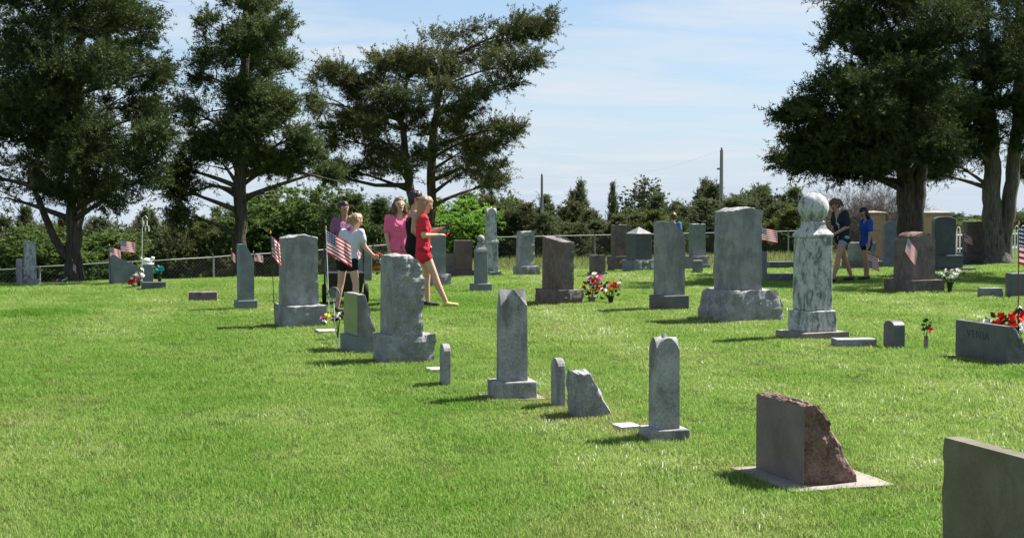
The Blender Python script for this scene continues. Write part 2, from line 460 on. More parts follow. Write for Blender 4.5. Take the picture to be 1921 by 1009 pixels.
def hero_tree(name, label, y, trunks, blobs, n, leaf, bark, seed, spread_y=1.0, limbs=(), gap=.05, per=34, shell=.35):
    """trunks: list of paths [(u,v,r)], blobs: (u,v,ru,rv) read off the photograph at the tree's own distance"""
    r = random.Random(seed)
    base = at(trunks[0][0][0], trunks[0][0][1], y)
    base.z = g(base.x, base.y)
    root = empty(name, base, 0, label, 'tree', 'cedars standing among the graves')
    s = F_PX / y
    wood = MB()
    tpts = []
    for tr in trunks:
        raw = [at(u, v, y) - base for (u, v, _) in tr]
        raw[0].z = min(raw[0].z, -.15)
        pts, rs = [], []
        for i in range(len(raw) - 1):
            for q in range(5):
                t = q / 5
                pts.append(raw[i].lerp(raw[i+1], t) + Vector((.03*math.sin(i*2+q), .05*math.sin(i*1.3+q*.7), 0)))
                rs.append(tr[i][2] * (1-t) + tr[i+1][2] * t)
        pts.append(raw[-1]); rs.append(tr[-1][2])
        rs[0] *= 1.45; rs[1] *= 1.18
        wood.tube(pts, rs, 14, flute=.13)
        tpts += [(p, q) for p, q in zip(pts, rs)]
    for lb in limbs:
        pts = [at(u, v, y + dy) - base for (u, v, _, dy) in lb]
        fine, rs = [], []
        for i in range(len(pts) - 1):
            for q in range(4):
                fine.append(pts[i].lerp(pts[i+1], q/4)); rs.append(lb[i][2]*(1-q/4)+lb[i+1][2]*q/4)
        fine.append(pts[-1]); rs.append(lb[-1][2])
        wood.tube(fine, rs, 9, flute=.1)
    B = []
    for i, bl in enumerate(blobs):
        u, v, ru, rv = bl[:4]
        ry = max(ru, rv) / s * 1.05
        dy = r.uniform(-1, 1) * spread_y * 1.5 if len(bl) < 5 else bl[4]
        c = at(u, v, y + dy) - base
        B.append((tuple(c), (ru / s * .97, ry, rv / s * .97)))
        # a limb reaches into each pad
        cands = [(p, q) for p, q in tpts if p.z < c.z + .2] or tpts
        p0, q0 = min(cands, key=lambda e: (e[0] - c).length + abs(e[0].z - (c.z - .6)) * .8)
        if (p0 - c).length > .3:
            cv = limb_curve(p0, c, .05, 6, seed + i)
            rr = min(q0 * .5, .075)
            wood.tube(cv, [rr * (1 - .8 * k / 6) for k in range(7)], 6)
            for w in range(4):
                e = c + Vector((r.uniform(-1, 1) * ru / s, r.uniform(-1, 1) * ry, r.uniform(-.6, .9) * rv / s))
                wood.tube(limb_curve(cv[4], e, .06, 4, seed * 7 + i * 5 + w), [.022, .018, .014, .010, .006], 4)
    wood.build('trunk', bark, root, smooth=True)
    # every pad is itself a tier of flat, ragged fans reaching outwards
    SB, axis = [], []
    tx = sum(p.x for p, q in tpts) / len(tpts)
    for i, (c, rd) in enumerate(B):
        for k in range(3 if rd[0] < .4 else 7):
            th, q = r.uniform(0, 6.28), math.sqrt(r.random()) * .88
            cc = (c[0] + rd[0]*q*math.cos(th), c[1] + rd[1]*q*math.sin(th), c[2] + rd[2]*r.uniform(-.8, .82))
            f = r.uniform(.30, .55)
            SB.append((cc, (max(rd[0]*f, .16), max(rd[1]*f, .16), max(rd[2]*r.uniform(.12, .24), .08))))
    p, d, tone = blob_points(SB, n, seed, gap=gap, shell=shell)
    rad = unit(np.stack([p[:, 0] - tx, p[:, 1], np.full(len(p), .35)], 1))
    d = unit(d * .75 + rad * .6)
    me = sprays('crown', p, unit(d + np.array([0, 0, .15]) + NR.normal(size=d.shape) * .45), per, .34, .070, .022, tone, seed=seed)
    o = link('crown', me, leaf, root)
    o['kind'] = 'stuff'
    return root

LT = 'cedar_tree'
hero_tree(LT, 'huge dark cedar with a bent low limb, filling the top left of the picture', 30.5,
    [[(85,320,.20),(85,270,.17),(89,210,.15),(92,120,.13),(95,10,.08)]],
    [(30,30,66,46),(110,20,66,36),(150,55,46,34),(60,90,66,42),(140,108,46,34),(20,140,46,40),(90,150,56,36),(158,160,36,28),
     (40,190,40,24),(110,195,44,20),(168,200,22,22),(8,220,22,16),(170,22,16,20),(60,-30,80,40),(150,-22,44,30),(178,120,12,12),
     (0,60,50,50),(-40,100,50,70),(-70,40,50,60),(130,218,18,14),(70,215,20,12),(186,72,12,10),(-50,190,40,30),(85,120,44,26,-1.6),(70,175,40,22,-1.5),(115,165,36,22,-1.4),(90,205,34,16,-1.3),(100,60,50,30,-1.5),(150,190,30,20,-1.2),(30,110,40,30,-1.8)],
    11000, M['cedar_dark'], M['bark'], 3, 1.4,
    limbs=[[(80,292,.10,0),(64,268,.085,-.1),(52,240,.075,-.2),(40,208,.06,-.3),(34,180,.04,-.3)],
           [(90,258,.09,0),(99,228,.07,.2),(107,200,.05,.3)]])
hero_tree(LT, 'tall straight cedar with a single trunk and tiered boughs, left of the forked cedar', 33.5,
    [[(281,306,.175),(281,250,.155),(282,180,.14),(285,100,.11),(289,-10,.07)]],
    [(289,5,38,24),(259,30,25,19),(317,22,25,17),(284,60,44,24),(239,75,20,21),(324,70,18,15),(263,110,41,24),(315,105,30,22),
     (228,120,20,22),(294,143,39,22),(341,150,21,12),(228,160,20,17),(259,178,25,12),(326,182,33,9),(377,190,21,8),(243,203,18,7),
     (217,212,11,7),(218,240,11,15),(289,-30,33,22),(354,170,20,9),(298,175,20,9),(210,185,13,9),(284,95,28,15,-1.2),(275,160,30,14,-1.1),(289,40,25,15,-1.0),(298,130,25,12,-1.3)],
    7200, M['cedar'], M['bark'], 5, .9, gap=.22,
    limbs=[[(283,196,.06,0),(318,184,.045,.2),(360,192,.03,.3),(405,203,.015,.3)],[(282,212,.05,0),(250,205,.035,-.2),(222,214,.02,-.3),(206,210,.012,-.3)],[(284,172,.05,0),(310,160,.035,.3),(345,168,.018,.4)],[(281,228,.035,0),(300,216,.025,-.3),(318,214,.012,-.4)]])
hero_tree(LT, 'windswept forked cedar with its crown swept up to the right behind the walking people', 40,
    [[(489,292,.15),(484,230,.13),(478,185,.11),(470,130,.08),(478,75,.05)],
     [(506,292,.15),(505,230,.13),(507,160,.11),(513,100,.08),(535,52,.05)]],
    [(625,17,20,13),(590,33,36,20),(545,46,40,24),(503,58,36,26),(604,62,30,12),(470,75,32,26),(430,88,28,22),(388,80,24,16),
     (372,108,14,12),(410,115,36,22),(460,115,40,26),(520,100,46,26),(572,92,32,15),(440,150,46,22),(390,150,22,14),(500,140,36,22),
     (558,148,42,14),(588,138,20,9),(540,166,36,12),(470,180,40,16),(410,188,34,16),(545,188,34,11),(582,203,20,6),(635,14,9,9)],
    8000, M['cedar_olive'], M['bark'], 9, 1.2, gap=.15,
    limbs=[[(505,200,.08,0),(540,185,.05,.3),(575,198,.03,.4)],[(482,205,.08,0),(440,205,.05,-.2),(395,195,.03,-.3)]])
hero_tree(LT, 'broad dark cedar with a hollow split trunk behind the two people at the right', 30.6,
    [[(1067,300,.27),(1066,240,.24),(1062,195,.17),(1050,140,.12),(1045,30,.08)],
     [(1069,262,.20),(1076,215,.17),(1080,180,.14),(1078,120,.10),(1080,20,.07)]],
    [(1000,10,28,16),(1060,10,64,26),(990,48,24,14),(1040,55,54,26),(980,85,22,12),(1030,95,50,22),(962,118,40,9),(935,118,16,5),
     (1010,130,50,20),(1070,120,46,26),(950,150,26,12),(1000,160,46,16),(1050,165,40,16),(958,178,34,9),(1000,186,26,8),(1085,168,26,14),
     (1020,-25,54,26),(1090,60,36,34),(978,30,12,10),(925,178,12,4),(1045,130,40,20,-1.6),(1060,80,40,22,-1.5),(1040,170,36,16,-1.5),(1065,40,40,22,-1.4),(1085,150,28,20,-1.3),(1010,100,36,18,-1.6)],
    10000, M['cedar_dark'], M['bark'], 13, 1.3, gap=-.05)
hero_tree(LT, 'tall cedar with a pale forked trunk at the right edge, beside the white picket fence', 39.5,
    [[(1170,297,.34),(1166,262,.29),(1163,220,.25),(1160,170,.22),(1157,90,.17),(1155,-5,.12)],
     [(1173,286,.22),(1182,240,.2),(1188,190,.19),(1192,100,.15),(1196,-5,.11)]],
    [(1150,20,52,24),(1120,90,34,24),(1180,55,44,30),(1130,130,36,20),(1196,125,24,30),(1112,158,28,11),(1122,183,28,8),(1160,160,16,16),
     (1206,186,18,10),(1230,20,44,36),(1170,-24,64,32),(1222,80,30,40),(1096,192,10,5),(1140,60,24,18),(1150,110,26,20,-.9),(1184,100,24,24,-.9),(1138,160,26,14,-.8),(1178,145,20,16,-.8),(1110,125,30,16),(1200,160,18,16,-.6),(1165,75,24,18,-1)],
    9000, M['cedar_dark'], M['bark_grey'], 17, 1.1, gap=.1)
hero_tree(LT, 'dark cedar mostly beyond the right edge, its boughs overhanging the top right corner', 30.2,
    [[(1310,318,.22),(1308,240,.19),(1305,150,.15),(1300,20,.1)]],
    [(1255,80,52,60),(1255,10,60,46),(1300,-40,80,50),(1270,150,50,34),(1340,60,60,70),(1350,150,60,40),(1310,190,60,24),(1330,0,60,60)],
    6000, M['cedar_dark'], M['bark'], 23, 1.8, gap=-.05, per=24)

# ------------------------------------------------------------------ the tree belt behind the fence
def cedar_variant(seed, hgt, rad, n=1400):
    """several leaders of unequal height, feathery and upswept"""
    r = np.random.default_rng(seed)
    m = 4
    off = np.concatenate([[[0, 0]], (r.random((m-1, 2)) - .5) * rad * 1.3]); hs = np.concatenate([[1.0], .55 + .35 * r.random(m-1)])
    k = r.choice(m, n, p=np.array([.46, .2, .18, .16]))
    z = r.random(n) ** 1.15
    prof = np.where(z < .1, .6 + 4 * z, (1.0 - z) ** .85 * 1.1)
    th = r.random(n) * 2 * np.pi
    lob = 1 + .35 * np.sin(th * 3 + z * 17 + seed + k) + .22 * np.sin(th * 5 - z * 29)
    q = (.3 + .7 * r.random(n) ** .5) * lob * rad * np.maximum(prof, .02) * np.where(k == 0, .8, .55)
    p = np.stack([off[k, 0] + q * np.cos(th), off[k, 1] + q * np.sin(th), .1 + z * (hgt - .3) * hs[k]], 1)
    d = unit(np.stack([np.cos(th) * .8, np.sin(th) * .8, 1.2 + .6 * r.random(n)], 1) + r.normal(size=(n, 3)) * .35)
    tone = .45 + .3 * vnoise(p, 1.6) + .22 * r.normal(size=n)
    cr = sprays('far_crown', p, d, 20, .42, .15, .045, tone, seed=seed)
    tr = MB().tube([(0, 0, -.3), (.03, 0, hgt * .35), (0, .03, hgt * .75)], [.10, .08, .03], 7).mesh('far_trunk')
    return tr, cr
VAR = [cedar_variant(31, 4.6, 1.35), cedar_variant(32, 4.2, 1.5), cedar_variant(33, 3.8, 1.3), cedar_variant(34, 5.2, 1.2), cedar_variant(35, 3.6, 1.6), cedar_variant(36, 4.4, 1.1, 900), cedar_variant(37, 4.8, 1.5), cedar_variant(38, 4.0, 1.2)]
def round_variant(seed, hgt, rad, n, bl):
    r = np.random.default_rng(seed)
    B = []
    for k in range(bl):
        a = r.random() * 6.28; q = rad * .6 * r.random() ** .5
        B.append(((q*math.cos(a), q*math.sin(a), hgt*(.3+.55*r.random())), (rad*.45, rad*.45, hgt*.22)))
    p, d, tone = blob_points(B, n, seed, gap=0, gs=2.6)
    cr = sprays('leafy_crown', p, unit(d + r.normal(size=d.shape) * .6), 16, .3, .13, .085, tone, seed=seed)
    tr = MB()
    tr.tube([(0,0,-.3),(.05,0,hgt*.3),(0,0,hgt*.6)], [.09,.07,.04], 7)
    for b in B[:6]: tr.tube(limb_curve((0,0,hgt*.25), b[0], .1, 4, seed), [.05,.04,.03,.02,.012], 5)
    return tr.mesh('leafy_trunk'), cr
RV = [round_variant(51, 4.2, 2.0, 1500, 11), round_variant(52, 3.4, 1.7, 1200, 9)]
def place_tree(name, label, cat, group, loc, scale, var, leaf, rz, bark=None):
    root = empty(name, loc, rz, label, cat, group)
    root.scale = scale
    t = link('trunk', var[0], bark or M['bark'], root)
    c = link('crown', var[1], leaf, root)
    if c.data.materials[0] is not leaf:
        c.material_slots[0].link = 'OBJECT'; c.material_slots[0].material = leaf
    return root
belt_r = random.Random(77)
def belt_top(u):
    return float(np.interp(u, [-200, 0, 120, 230, 330, 420, 560, 620, 660, 720, 760, 800, 840, 900, 960, 1060, 1130, 1250],
                           [236, 238, 246, 244, 222, 218, 212, 218, 222, 226, 222, 220, 214, 208, 216, 240, 246, 240]))
TONES = [('dark green', 'cedar_far'), ('olive', 'cedar_far2'), ('yellowish green', 'cedar_far3')]
MARKS = [(-60, 'beyond the left edge'), (25, 'left of the huge left cedar'), (130, 'right of the huge left cedar trunk'), (230, 'left of the tall straight cedar trunk'), (330, 'behind the flag-fronted monument'), (405, 'behind the girl in the white shirt'),
         (480, 'behind the forked cedar trunks'), (560, 'behind the tall mottled pillar'), (635, 'by the slim metal pole'), (700, 'behind the small square brown stone'), (755, 'behind the pyramid-capped stone'), (800, 'behind the diagonally cut stone'),
         (850, 'under the wooden utility pole'), (900, 'behind the biggest monument'), (950, 'behind the marble ball column'), (1010, 'behind the pair at the right'), (1070, 'behind the split-trunk cedar'), (1130, 'between the two right-hand cedars'), (1190, 'behind the pale forked trunk'), (1290, 'beyond the right edge')]
SHAPES = ['pointed', 'bushy', 'squat', 'slim', 'broad', 'thin', 'many-topped', 'ragged']
for row, (yy, du, dv) in enumerate(((70, 20, 9), (82, 23, -1))):
    u = -110.0 - row * 9
    while u < 1310:
        y = yy + belt_r.uniform(-3, 3)
        p = onground(u, y)
        top = at(u, belt_top(u) + dv + belt_r.uniform(-12, 24), y).z
        h = max(1.8, top - p.z)
        k = belt_r.randrange(len(VAR))
        h0 = (4.6, 4.2, 3.8, 5.2, 3.6, 4.4, 4.8, 4.0)[k]
        tn = TONES[belt_r.choice((0, 0, 0, 0, 1, 1, 2))]
        if not (1060 < u < 1310 and row == 0):
            wd = (.9 + .4 * belt_r.random())
            mk = min(MARKS, key=lambda q: abs(q[0] - u))[1]
            if belt_r.random() < .28:
                vr = RV[belt_r.randrange(2)]; h1 = max(q.co.z for q in vr[1].vertices)
                place_tree('belt_tree', 'rounded %s belt tree, %s row, %s' % (tn[0], ('front', 'back')[row], mk), 'tree', 'tree belt behind the fence', p, (wd * .8, wd * .8, h / h1), vr, M[tn[1]], belt_r.uniform(0, 6.28))
            else: place_tree('belt_cedar', '%s %s belt cedar, %s row, %s' % (SHAPES[k], tn[0], ('front', 'back')[row], mk), 'tree', 'tree belt behind the fence', p, (wd, wd, h / h0), VAR[k], M[tn[1]], belt_r.uniform(0, 6.28))
        u += du * belt_r.uniform(.75, 1.25)
def settle_labels():
    by = {}
    for o in COL.objects:
        if o.parent is None and o.get('group') == 'tree belt behind the fence': by.setdefault(o['label'], []).append(o)
    for lab, os_ in by.items():
        if len(os_) > 1:
            os_.sort(key=lambda o: o.location.x / o.location.y)
            names = ['left one', 'right one'] if len(os_) == 2 else ['left one', 'middle one', 'right one'] if len(os_) == 3 else ['%s from the left' % w for w in ('first', 'second', 'third', 'fourth', 'fifth', 'sixth')]
            for o, w in zip(os_, names): o['label'] = lab + ', ' + w
settle_labels()
def lone(u, vtop, y, k, label, w=.8, leaf=None, var=None, name='belt_cedar', group='tree belt behind the fence'):
    p = onground(u, y); h = at(u, vtop, y).z - p.z
    v = var or VAR[k]
    h0 = max(q.co.z for q in v[1].vertices)
    place_tree(name, label, 'tree', group, p, (w, w, h / h0), v, leaf or M['cedar_far'], u, M['bark'])
lone(680, 194, 100, 3, 'slim pointed cedar rising above the belt, right of the bare metal pole', .9)
lone(718, 196, 102, 5, 'thin ragged cedar top showing sky through it, middle of the far skyline', .6)
sk = round_variant(61, 6, 1.9, 900, 9)
lone(757, 192, 98, 0, 'tall leaning cedar with a bushy dark top, tallest of the far skyline at centre', .95, var=sk)
lone(826, 193, 98, 1, 'far cedar with a broad top just left of the wooden utility pole', 1.0)
lone(893, 200, 88, 1, 'dense cedar rising behind the biggest granite monument', 1.2)
lone(342, 198, 62, 0, 'light green leafy tree behind the tall straight cedar', 1.5, M['leaf_mid'], RV[0], 'leafy_tree', 'leafy green trees')
lone(305, 212, 64, 0, 'pale green leafy tree low between the two left cedars', 1.1, M['leaf_mid'], RV[1], 'leafy_tree', 'leafy green trees')
lone(528, 214, 58, 0, 'vivid lime green leafy bush beyond the red-shirted girl', 1.05, M['leaf_bright'], RV[0], 'leafy_tree', 'leafy green trees')
lone(508, 236, 57, 0, 'small vivid green bush under the forked cedar', .8, M['leaf_bright'], RV[1], 'leafy_tree', 'leafy green trees')
lone(1148, 244, 75, 0, 'bright green leafy tree between the two right-hand cedars', 1.0, M['leaf_bright'], RV[0], 'leafy_tree', 'leafy green trees')
lone(1093, 240, 74, 0, 'yellow-green bush behind the brick gate pillar', .9, M['leaf_mid'], RV[1], 'leafy_tree', 'leafy green trees')
lone(55, 246, 60, 0, 'yellow-green leafy tree behind the huge left cedar', 1.3, M['leaf_mid'], RV[0], 'leafy_tree', 'leafy green trees')
lone(120, 250, 62, 0, 'low green bush at the foot of the belt right of the huge cedar', 1.2, M['leaf_mid'], RV[1], 'leafy_tree', 'leafy green trees')
lone(412, 208, 56, 4, 'dark squat cedar filling the gap under the forked cedar', 1.25, M['cedar'])
lone(446, 214, 57, 1, 'dark squat cedar just behind the woman in pink', 1.1, M['cedar'])

# grey leafless brush by the brick pillars
def bare_bush(u, y, vtop, rad, label, seed):
    r = random.Random(seed)
    p = onground(u, y); h = at(u, vtop, y).z - p.z
    root = empty('bare_shrub', p, 0, label, 'shrub', 'leafless brush by the gate')
    m = MB()
    tips = []
    for k in range(16):
        a = r.uniform(0, 6.28)
        e = Vector((math.cos(a) * rad * r.uniform(.2, .8), math.sin(a) * rad * r.uniform(.2, .8), h * r.uniform(.55, .9)))
        cv = limb_curve((math.cos(a) * .1, math.sin(a) * .1, -.05), e, .12, 5, seed + k)
        m.tube(cv, [.035, .03, .024, .018, .013, .008], 5)
        tips += cv[2:]
    m.build('stem', M['bark_grey'], root)
    rr = np.random.default_rng(seed)
    c = np.array([tips[i] for i in rr.integers(0, len(tips), 1000)])
    pos = c + rr.normal(size=c.shape) * np.array([rad * .28, rad * .28, h * .12])
    d = unit((pos - np.array([0, 0, h * .3])) + rr.normal(size=c.shape) * .4)
    tw = link('twigs', sprays('twigs', pos, d, 12, .5, .28, .012, .4 + .3 * rr.random(1000), spread=.5, seed=seed), M['twig'], root)
    tw['kind'] = 'stuff'
bare_bush(1000, 60, 205, 2.0, 'tangle of grey leafless brush behind the girl in navy', 4)
bare_bush(1038, 58, 222, 1.5, 'grey leafless shrub crowding the left side of the split-trunk cedar', 8)
bare_bush(1128, 64, 262, 1.0, 'low leafless shrub right of the brick gate pillar', 12)

# ------------------------------------------------------------------ fences, pillars, poles
def chain_fence():
    A = [(-70, 45.0), (60, 46.0), (200, 48.0), (330, 51), (450, 55), (560, 58), (700, 60), (820, 61.5), (965, 62.5)]
    pts = []
    for (u0, y0), (u1, y1) in zip(A, A[1:]):
        for k in range(8):
            t = k / 8
            pts.append(onground(u0 + (u1-u0)*t, y0 + (y1-y0)*t))
    pts.append(onground(*A[-1]))
    dist = [0]
    for a, b in zip(pts, pts[1:]): dist.append(dist[-1] + (b - a).length)
    def along(s):
        i = min(max(int(np.searchsorted(dist, s)) - 1, 0), len(pts) - 2)
        t = (s - dist[i]) / max(dist[i+1] - dist[i], 1e-6)
        return pts[i].lerp(pts[i+1], t)
    root = empty('chain_link_fence', pts[0], 0, 'long galvanised chain-link fence along the back of the cemetery lawn', 'fence')
    o = pts[0]
    H = 1.2
    MB().tube([p - o + Vector((0, 0, H)) for p in pts], .021, 6).build('top_rail', M['galv'], root)
    post = MB().tube([(0,0,-.3),(0,0,H+.03)], .032, 8).mesh('post')
    s = 0.0
    while s < dist[-1]:
        link('post', post, M['galv'], root, along(s) - o); s += 3.0
    m = MB()
    s = 0.0
    while s < dist[-1] - H:
        for q in (0, 1):
            a = along(s + (H if q else 0)) - o; b = along(s + (0 if q else H)) - o
            a = a + Vector((0, 0, .03)); b = b + Vector((0, 0, H))
            w = Vector((.0028, 0, 0))
            m.add([a - w, a + w, b + w, b - w], [(0,1,2,3)])
        s += .14
    mo = m.build('wire_netting', M['galv'], root); mo['kind'] = 'stuff'
chain_fence()
def picket_run(u0, u1, y, label):
    p0, p1 = onground(u0, y), onground(u1, y)
    root = empty('picket_fence', p0, 0, label, 'fence', 'white picket fence by the gate')
    n = int((p1 - p0).length / .125)
    pk = MB()
    pk.box(-.028, .028, -.012, .012, .05, 1.0)
    arch = [(-.028 + .0, 0, 1.0)]
    pm = pk.mesh('picket')
    hoop = MB().tube([(.0, 0, .98)] + [(.0625 - .0625*math.cos(a), 0, 1.06 + .11*math.sin(a)) for a in [math.pi*i/8 for i in range(9)]] + [(.125, 0, .98)], .013, 5).mesh('hoop')
    d = p1 - p0
    for i in range(n + 1):
        q = d * (i / n)
        link('picket', pm, M['white'], root, q)
        if i % 2 == 0 and i < n: link('hoop', hoop, M['white'], root, q)
    for z in (.3, .85):
        MB().tube([(0, .02, z), (d.x, d.y + .02, d.z + z)], .025, 6).build('rail', M['white'], root)
    for q in (Vector((0,0,0)), d):
        m = MB(); m.box(-.06, .06, -.06, .06, -.2, 1.12); m.add([(-.075,-.075,1.12),(.075,-.075,1.12),(.075,.075,1.12),(-.075,.075,1.12),(0,0,1.2)], [(0,1,4),(1,2,4),(2,3,4),(3,0,4),(3,2,1,0)])
        m.build('post', M['white'], root, q)
picket_run(1114, 1158, 56.5, 'white looped picket fence section left of the forked pale trunk')
picket_run(1182, 1290, 55.5, 'white looped picket fence section running off the right edge')
def brickmat():
    m, n, l, b = newmat('tan_brick')
    tc = n.new('ShaderNodeTexCoord'); mp = n.new('ShaderNodeMapping'); mp.inputs['Rotation'].default_value = (R(90), 0, 0)
    l.new(tc.outputs['Object'], mp.inputs['Vector'])
    br = n.new('ShaderNodeTexBrick'); br.inputs['Scale'].default_value = 4.6
    br.inputs['Color1'].default_value = (.36,.19,.11,1); br.inputs['Color2'].default_value = (.44,.25,.15,1); br.inputs['Mortar'].default_value = (.42,.38,.33,1)
    br.inputs['Mortar Size'].default_value = .015
    l.new(mp.outputs[0], br.inputs['Vector']); l.new(br.outputs['Color'], b.inputs['Base Color']); b.inputs['Roughness'].default_value = .9
    return m
M['brick'] = brickmat()
def pillar(u0, u1, y, vt, label):
    s = F_PX / y
    p = onground((u0+u1)/2, y); h = at(600, vt, y).z - p.z; w = (u1-u0)/s
    root = empty('brick_pillar', p, R(4), label, 'pillar', 'brick gate pillars')
    MB().box(-w/2, w/2, -w/2, w/2, -.2, h-.09).build('shaft', M['brick'], root)
    m = MB(); a = w/2 + .07
    m.box(-a, a, -a, a, h-.088, h-.03)
    m.add([(-a,-a,h-.03),(a,-a,h-.03),(a,a,h-.03),(-a,a,h-.03),(0,0,h+.05)], [(0,1,4),(1,2,4),(2,3,4),(3,0,4)])
    m.build('cap', M['conc'], root)
pillar(1012, 1034, 57, 236, 'tan brick gate pillar with pale cap behind the child in blue')
pillar(1078, 1110, 56, 236, 'tan brick gate pillar with pale cap right of the split-trunk cedar')
def pole(u, vt, y, r, label, mat, cross=False):
    p = onground(u, y); h = at(u, vt, y).z - p.z
    root = empty('utility_pole', p, 0, label, 'pole')
    MB().tube([(0,0,-.4),(0,0,h*.5),(0,0,h)], [r, r*.88, r*.7], 10).build('shaft', mat, root)
    m = MB().tube([(0,-r,h-.35),(0,-r-.12,h-.35)], .03, 6); m.lathe([(.05,h),(.06,h+.08),(.03,h+.16)], 8); m.build('insulator', M['galv'], root)
    if cross: MB().tube([(-.25,0,h-1.0),(.05,0,h-1.0)], .05, 6).build('bracket', M['wood_pole'], root)
    return p + Vector((0, 0, h))
t1 = pole(635, 195, 74, .09, 'slim pale metal pole standing in front of the far cedar belt', M['galv'])
t2 = pole(845, 164, 76, .13, 'weathered wooden utility pole above the biggest granite monument', M['wood_pole'], True)
far_l = at(250, 222, 78); far_r = at(1300, 140, 80)
for a, b, lab in ((t1, t2, 'thin overhead wire strung between the metal pole and the wooden pole'), (t2, far_r, 'thin overhead wire running right from the wooden utility pole')):
    tag(MB().tube([a.lerp(b, i/12) - Vector((0, 0, 1.2*math.sin(math.pi*i/12)*.5)) for i in range(13)], .0018, 4).build('overhead_wire', M['darkmetal']), lab, 'wire', 'overhead wires')

# ------------------------------------------------------------------ gravestones
NOGRASS = []
def lbox(w, d, h, seg=.05, rough=None, shape=None, seed=0, freq=9, bulge=.6, name='stone_block', nmax=26):
    """block with a skin of small faces; rough faces are chipped, the others stay sawn flat"""
    rough = rough or {}
    nx, ny, nz = [int(min(nmax, max(2, round(q / seg)))) for q in (w, d, h)]
    ids, vs, fs = {}, [], []
    def vid(i, j, k):
        if (i, j, k) not in ids:
            ids[(i, j, k)] = len(vs)
            x, y, z = (i/nx - .5) * w, (j/ny - .5) * d, k/nz * h
            a, b, c = 2*i/nx - 1, 2*j/ny - 1, 2*k/nz - 1
            P = Vector((x, y, z)) * freq + Vector((seed * 3.7, seed * 1.3, seed * 2.1))
            def disp(A, e1, e2):
                nn = mnoise.noise(P) + .55 * mnoise.noise(P * 2.3) + .3 * mnoise.noise(P * 4.9)
                cl = mnoise.cell(P * .8) * .5
                return A * (nn * .85 + cl * .10 + bulge * (1 - e1*e1) * (1 - e2*e2) - .15)
            dx = dy = dz = 0
            if i == 0 and 'x-' in rough: dx -= disp(rough['x-'], b, c)
            if i == nx and 'x+' in rough: dx += disp(rough['x+'], b, c)
            if j == 0 and 'y-' in rough: dy -= disp(rough['y-'], a, c)
            if j == ny and 'y+' in rough: dy += disp(rough['y+'], a, c)
            if k == nz and 'z+' in rough: dz += disp(rough['z+'], a, b)
            if k == 0: dx *= .5; dy *= .5
            if shape: x, y, z = shape(x, y, z)
            vs.append((x + dx, y + dy, z + dz))
        return ids[(i, j, k)]
    for j in range(ny):
        for k in range(nz):
            fs.append((vid(0,j,k), vid(0,j,k+1), vid(0,j+1,k+1), vid(0,j+1,k)))
            fs.append((vid(nx,j,k), vid(nx,j+1,k), vid(nx,j+1,k+1), vid(nx,j,k+1)))
    for i in range(nx):
        for k in range(nz):
            fs.append((vid(i,0,k), vid(i+1,0,k), vid(i+1,0,k+1), vid(i,0,k+1)))
            fs.append((vid(i,ny,k), vid(i,ny,k+1), vid(i+1,ny,k+1), vid(i+1,ny,k)))
    for i in range(nx):
        for j in range(ny):
            fs.append((vid(i,j,nz), vid(i+1,j,nz), vid(i+1,j+1,nz), vid(i,j+1,nz)))
            fs.append((vid(i,j,0), vid(i,j+1,0), vid(i+1,j+1,0), vid(i+1,j,0)))
    return mesh(name, vs, fs)
GRP = 'gravestones on the lawn'
class Stone:
    """a stone measured on the photograph: u0..u1 its foot's width, vb its nearest bottom edge"""
    def __init__(s, u0, u1, vb, label, ratio=.8, yaw=22, name='gravestone', y=None, cat='gravestone', one=False, sink=.04, group=GRP):
        s.yaw = R(yaw)
        uc = (u0 + u1) / 2
        p = gp(uc, vb) if y is None else onground(uc, y)
        s.s = F_PX / p.y
        s.th = s.yaw + math.atan((uc - 600) / F_PX)
        s.W, s.D = s.fit(u1 - u0, ratio)
        back = (s.D * math.cos(s.th) + s.W * abs(math.sin(s.th))) / 2 if y is None else 0
        bd = Vector((p.x, p.y, 0)).normalized()
        s.c = p + bd * back
        s.c.z = g(s.c.x, s.c.y)
        s.label, s.name, s.cat, s.sink, s.group = label, name, cat, sink, group
        s.root = None
        if not one:
            s.root = empty(name, s.c, s.yaw, label, cat, group)
        NOGRASS.append((s.c.x, s.c.y, s.yaw, s.W * .98, s.D * .98))
    def fit(s, px, ratio):
        w = px / s.s / (math.cos(s.th) + ratio * abs(math.sin(s.th)))
        return w, w * ratio
    def m(s, px): return px / s.s
    def part(s, name, me, mat, z=0, x=0, y=0, smooth=False, bev=None):
        o = link(name, me, mat, s.root, (x, y, z), 0, smooth)
        if bev: bevel(o, bev)
        return o
    def whole(s, me, mat, bev=None):
        o = link(s.name, me, mat, None, s.c, s.yaw)
        if bev: bevel(o, bev)
        return tag(o, s.label, s.cat, s.group)
def bx(w, d, h, z0=0, taper=1.0):
    m = MB(); a, b, c, e = w/2, d/2, w/2*taper, d/2*taper
    m.add([(-a,-b,z0),(a,-b,z0),(a,b,z0),(-a,b,z0),(-c,-e,h),(c,-e,h),(c,e,h),(-c,e,h)],
          [(0,3,2,1),(4,5,6,7),(0,1,5,4),(1,2,6,5),(2,3,7,6),(3,0,4,7)])
    return m.mesh('block')
def slant_shape(w, h, top, lip=.12):
    """profile: upright on the left, raked on the right"""
    def f(x, y, z):
        q = min(max((z - h*lip) / (h - h*lip), 0), 1)
        xr = w/2 * (1-q) + (-w/2 + top) * q
        return -w/2 + (x + w/2) * (xr + w/2) / w, y, z
    return f
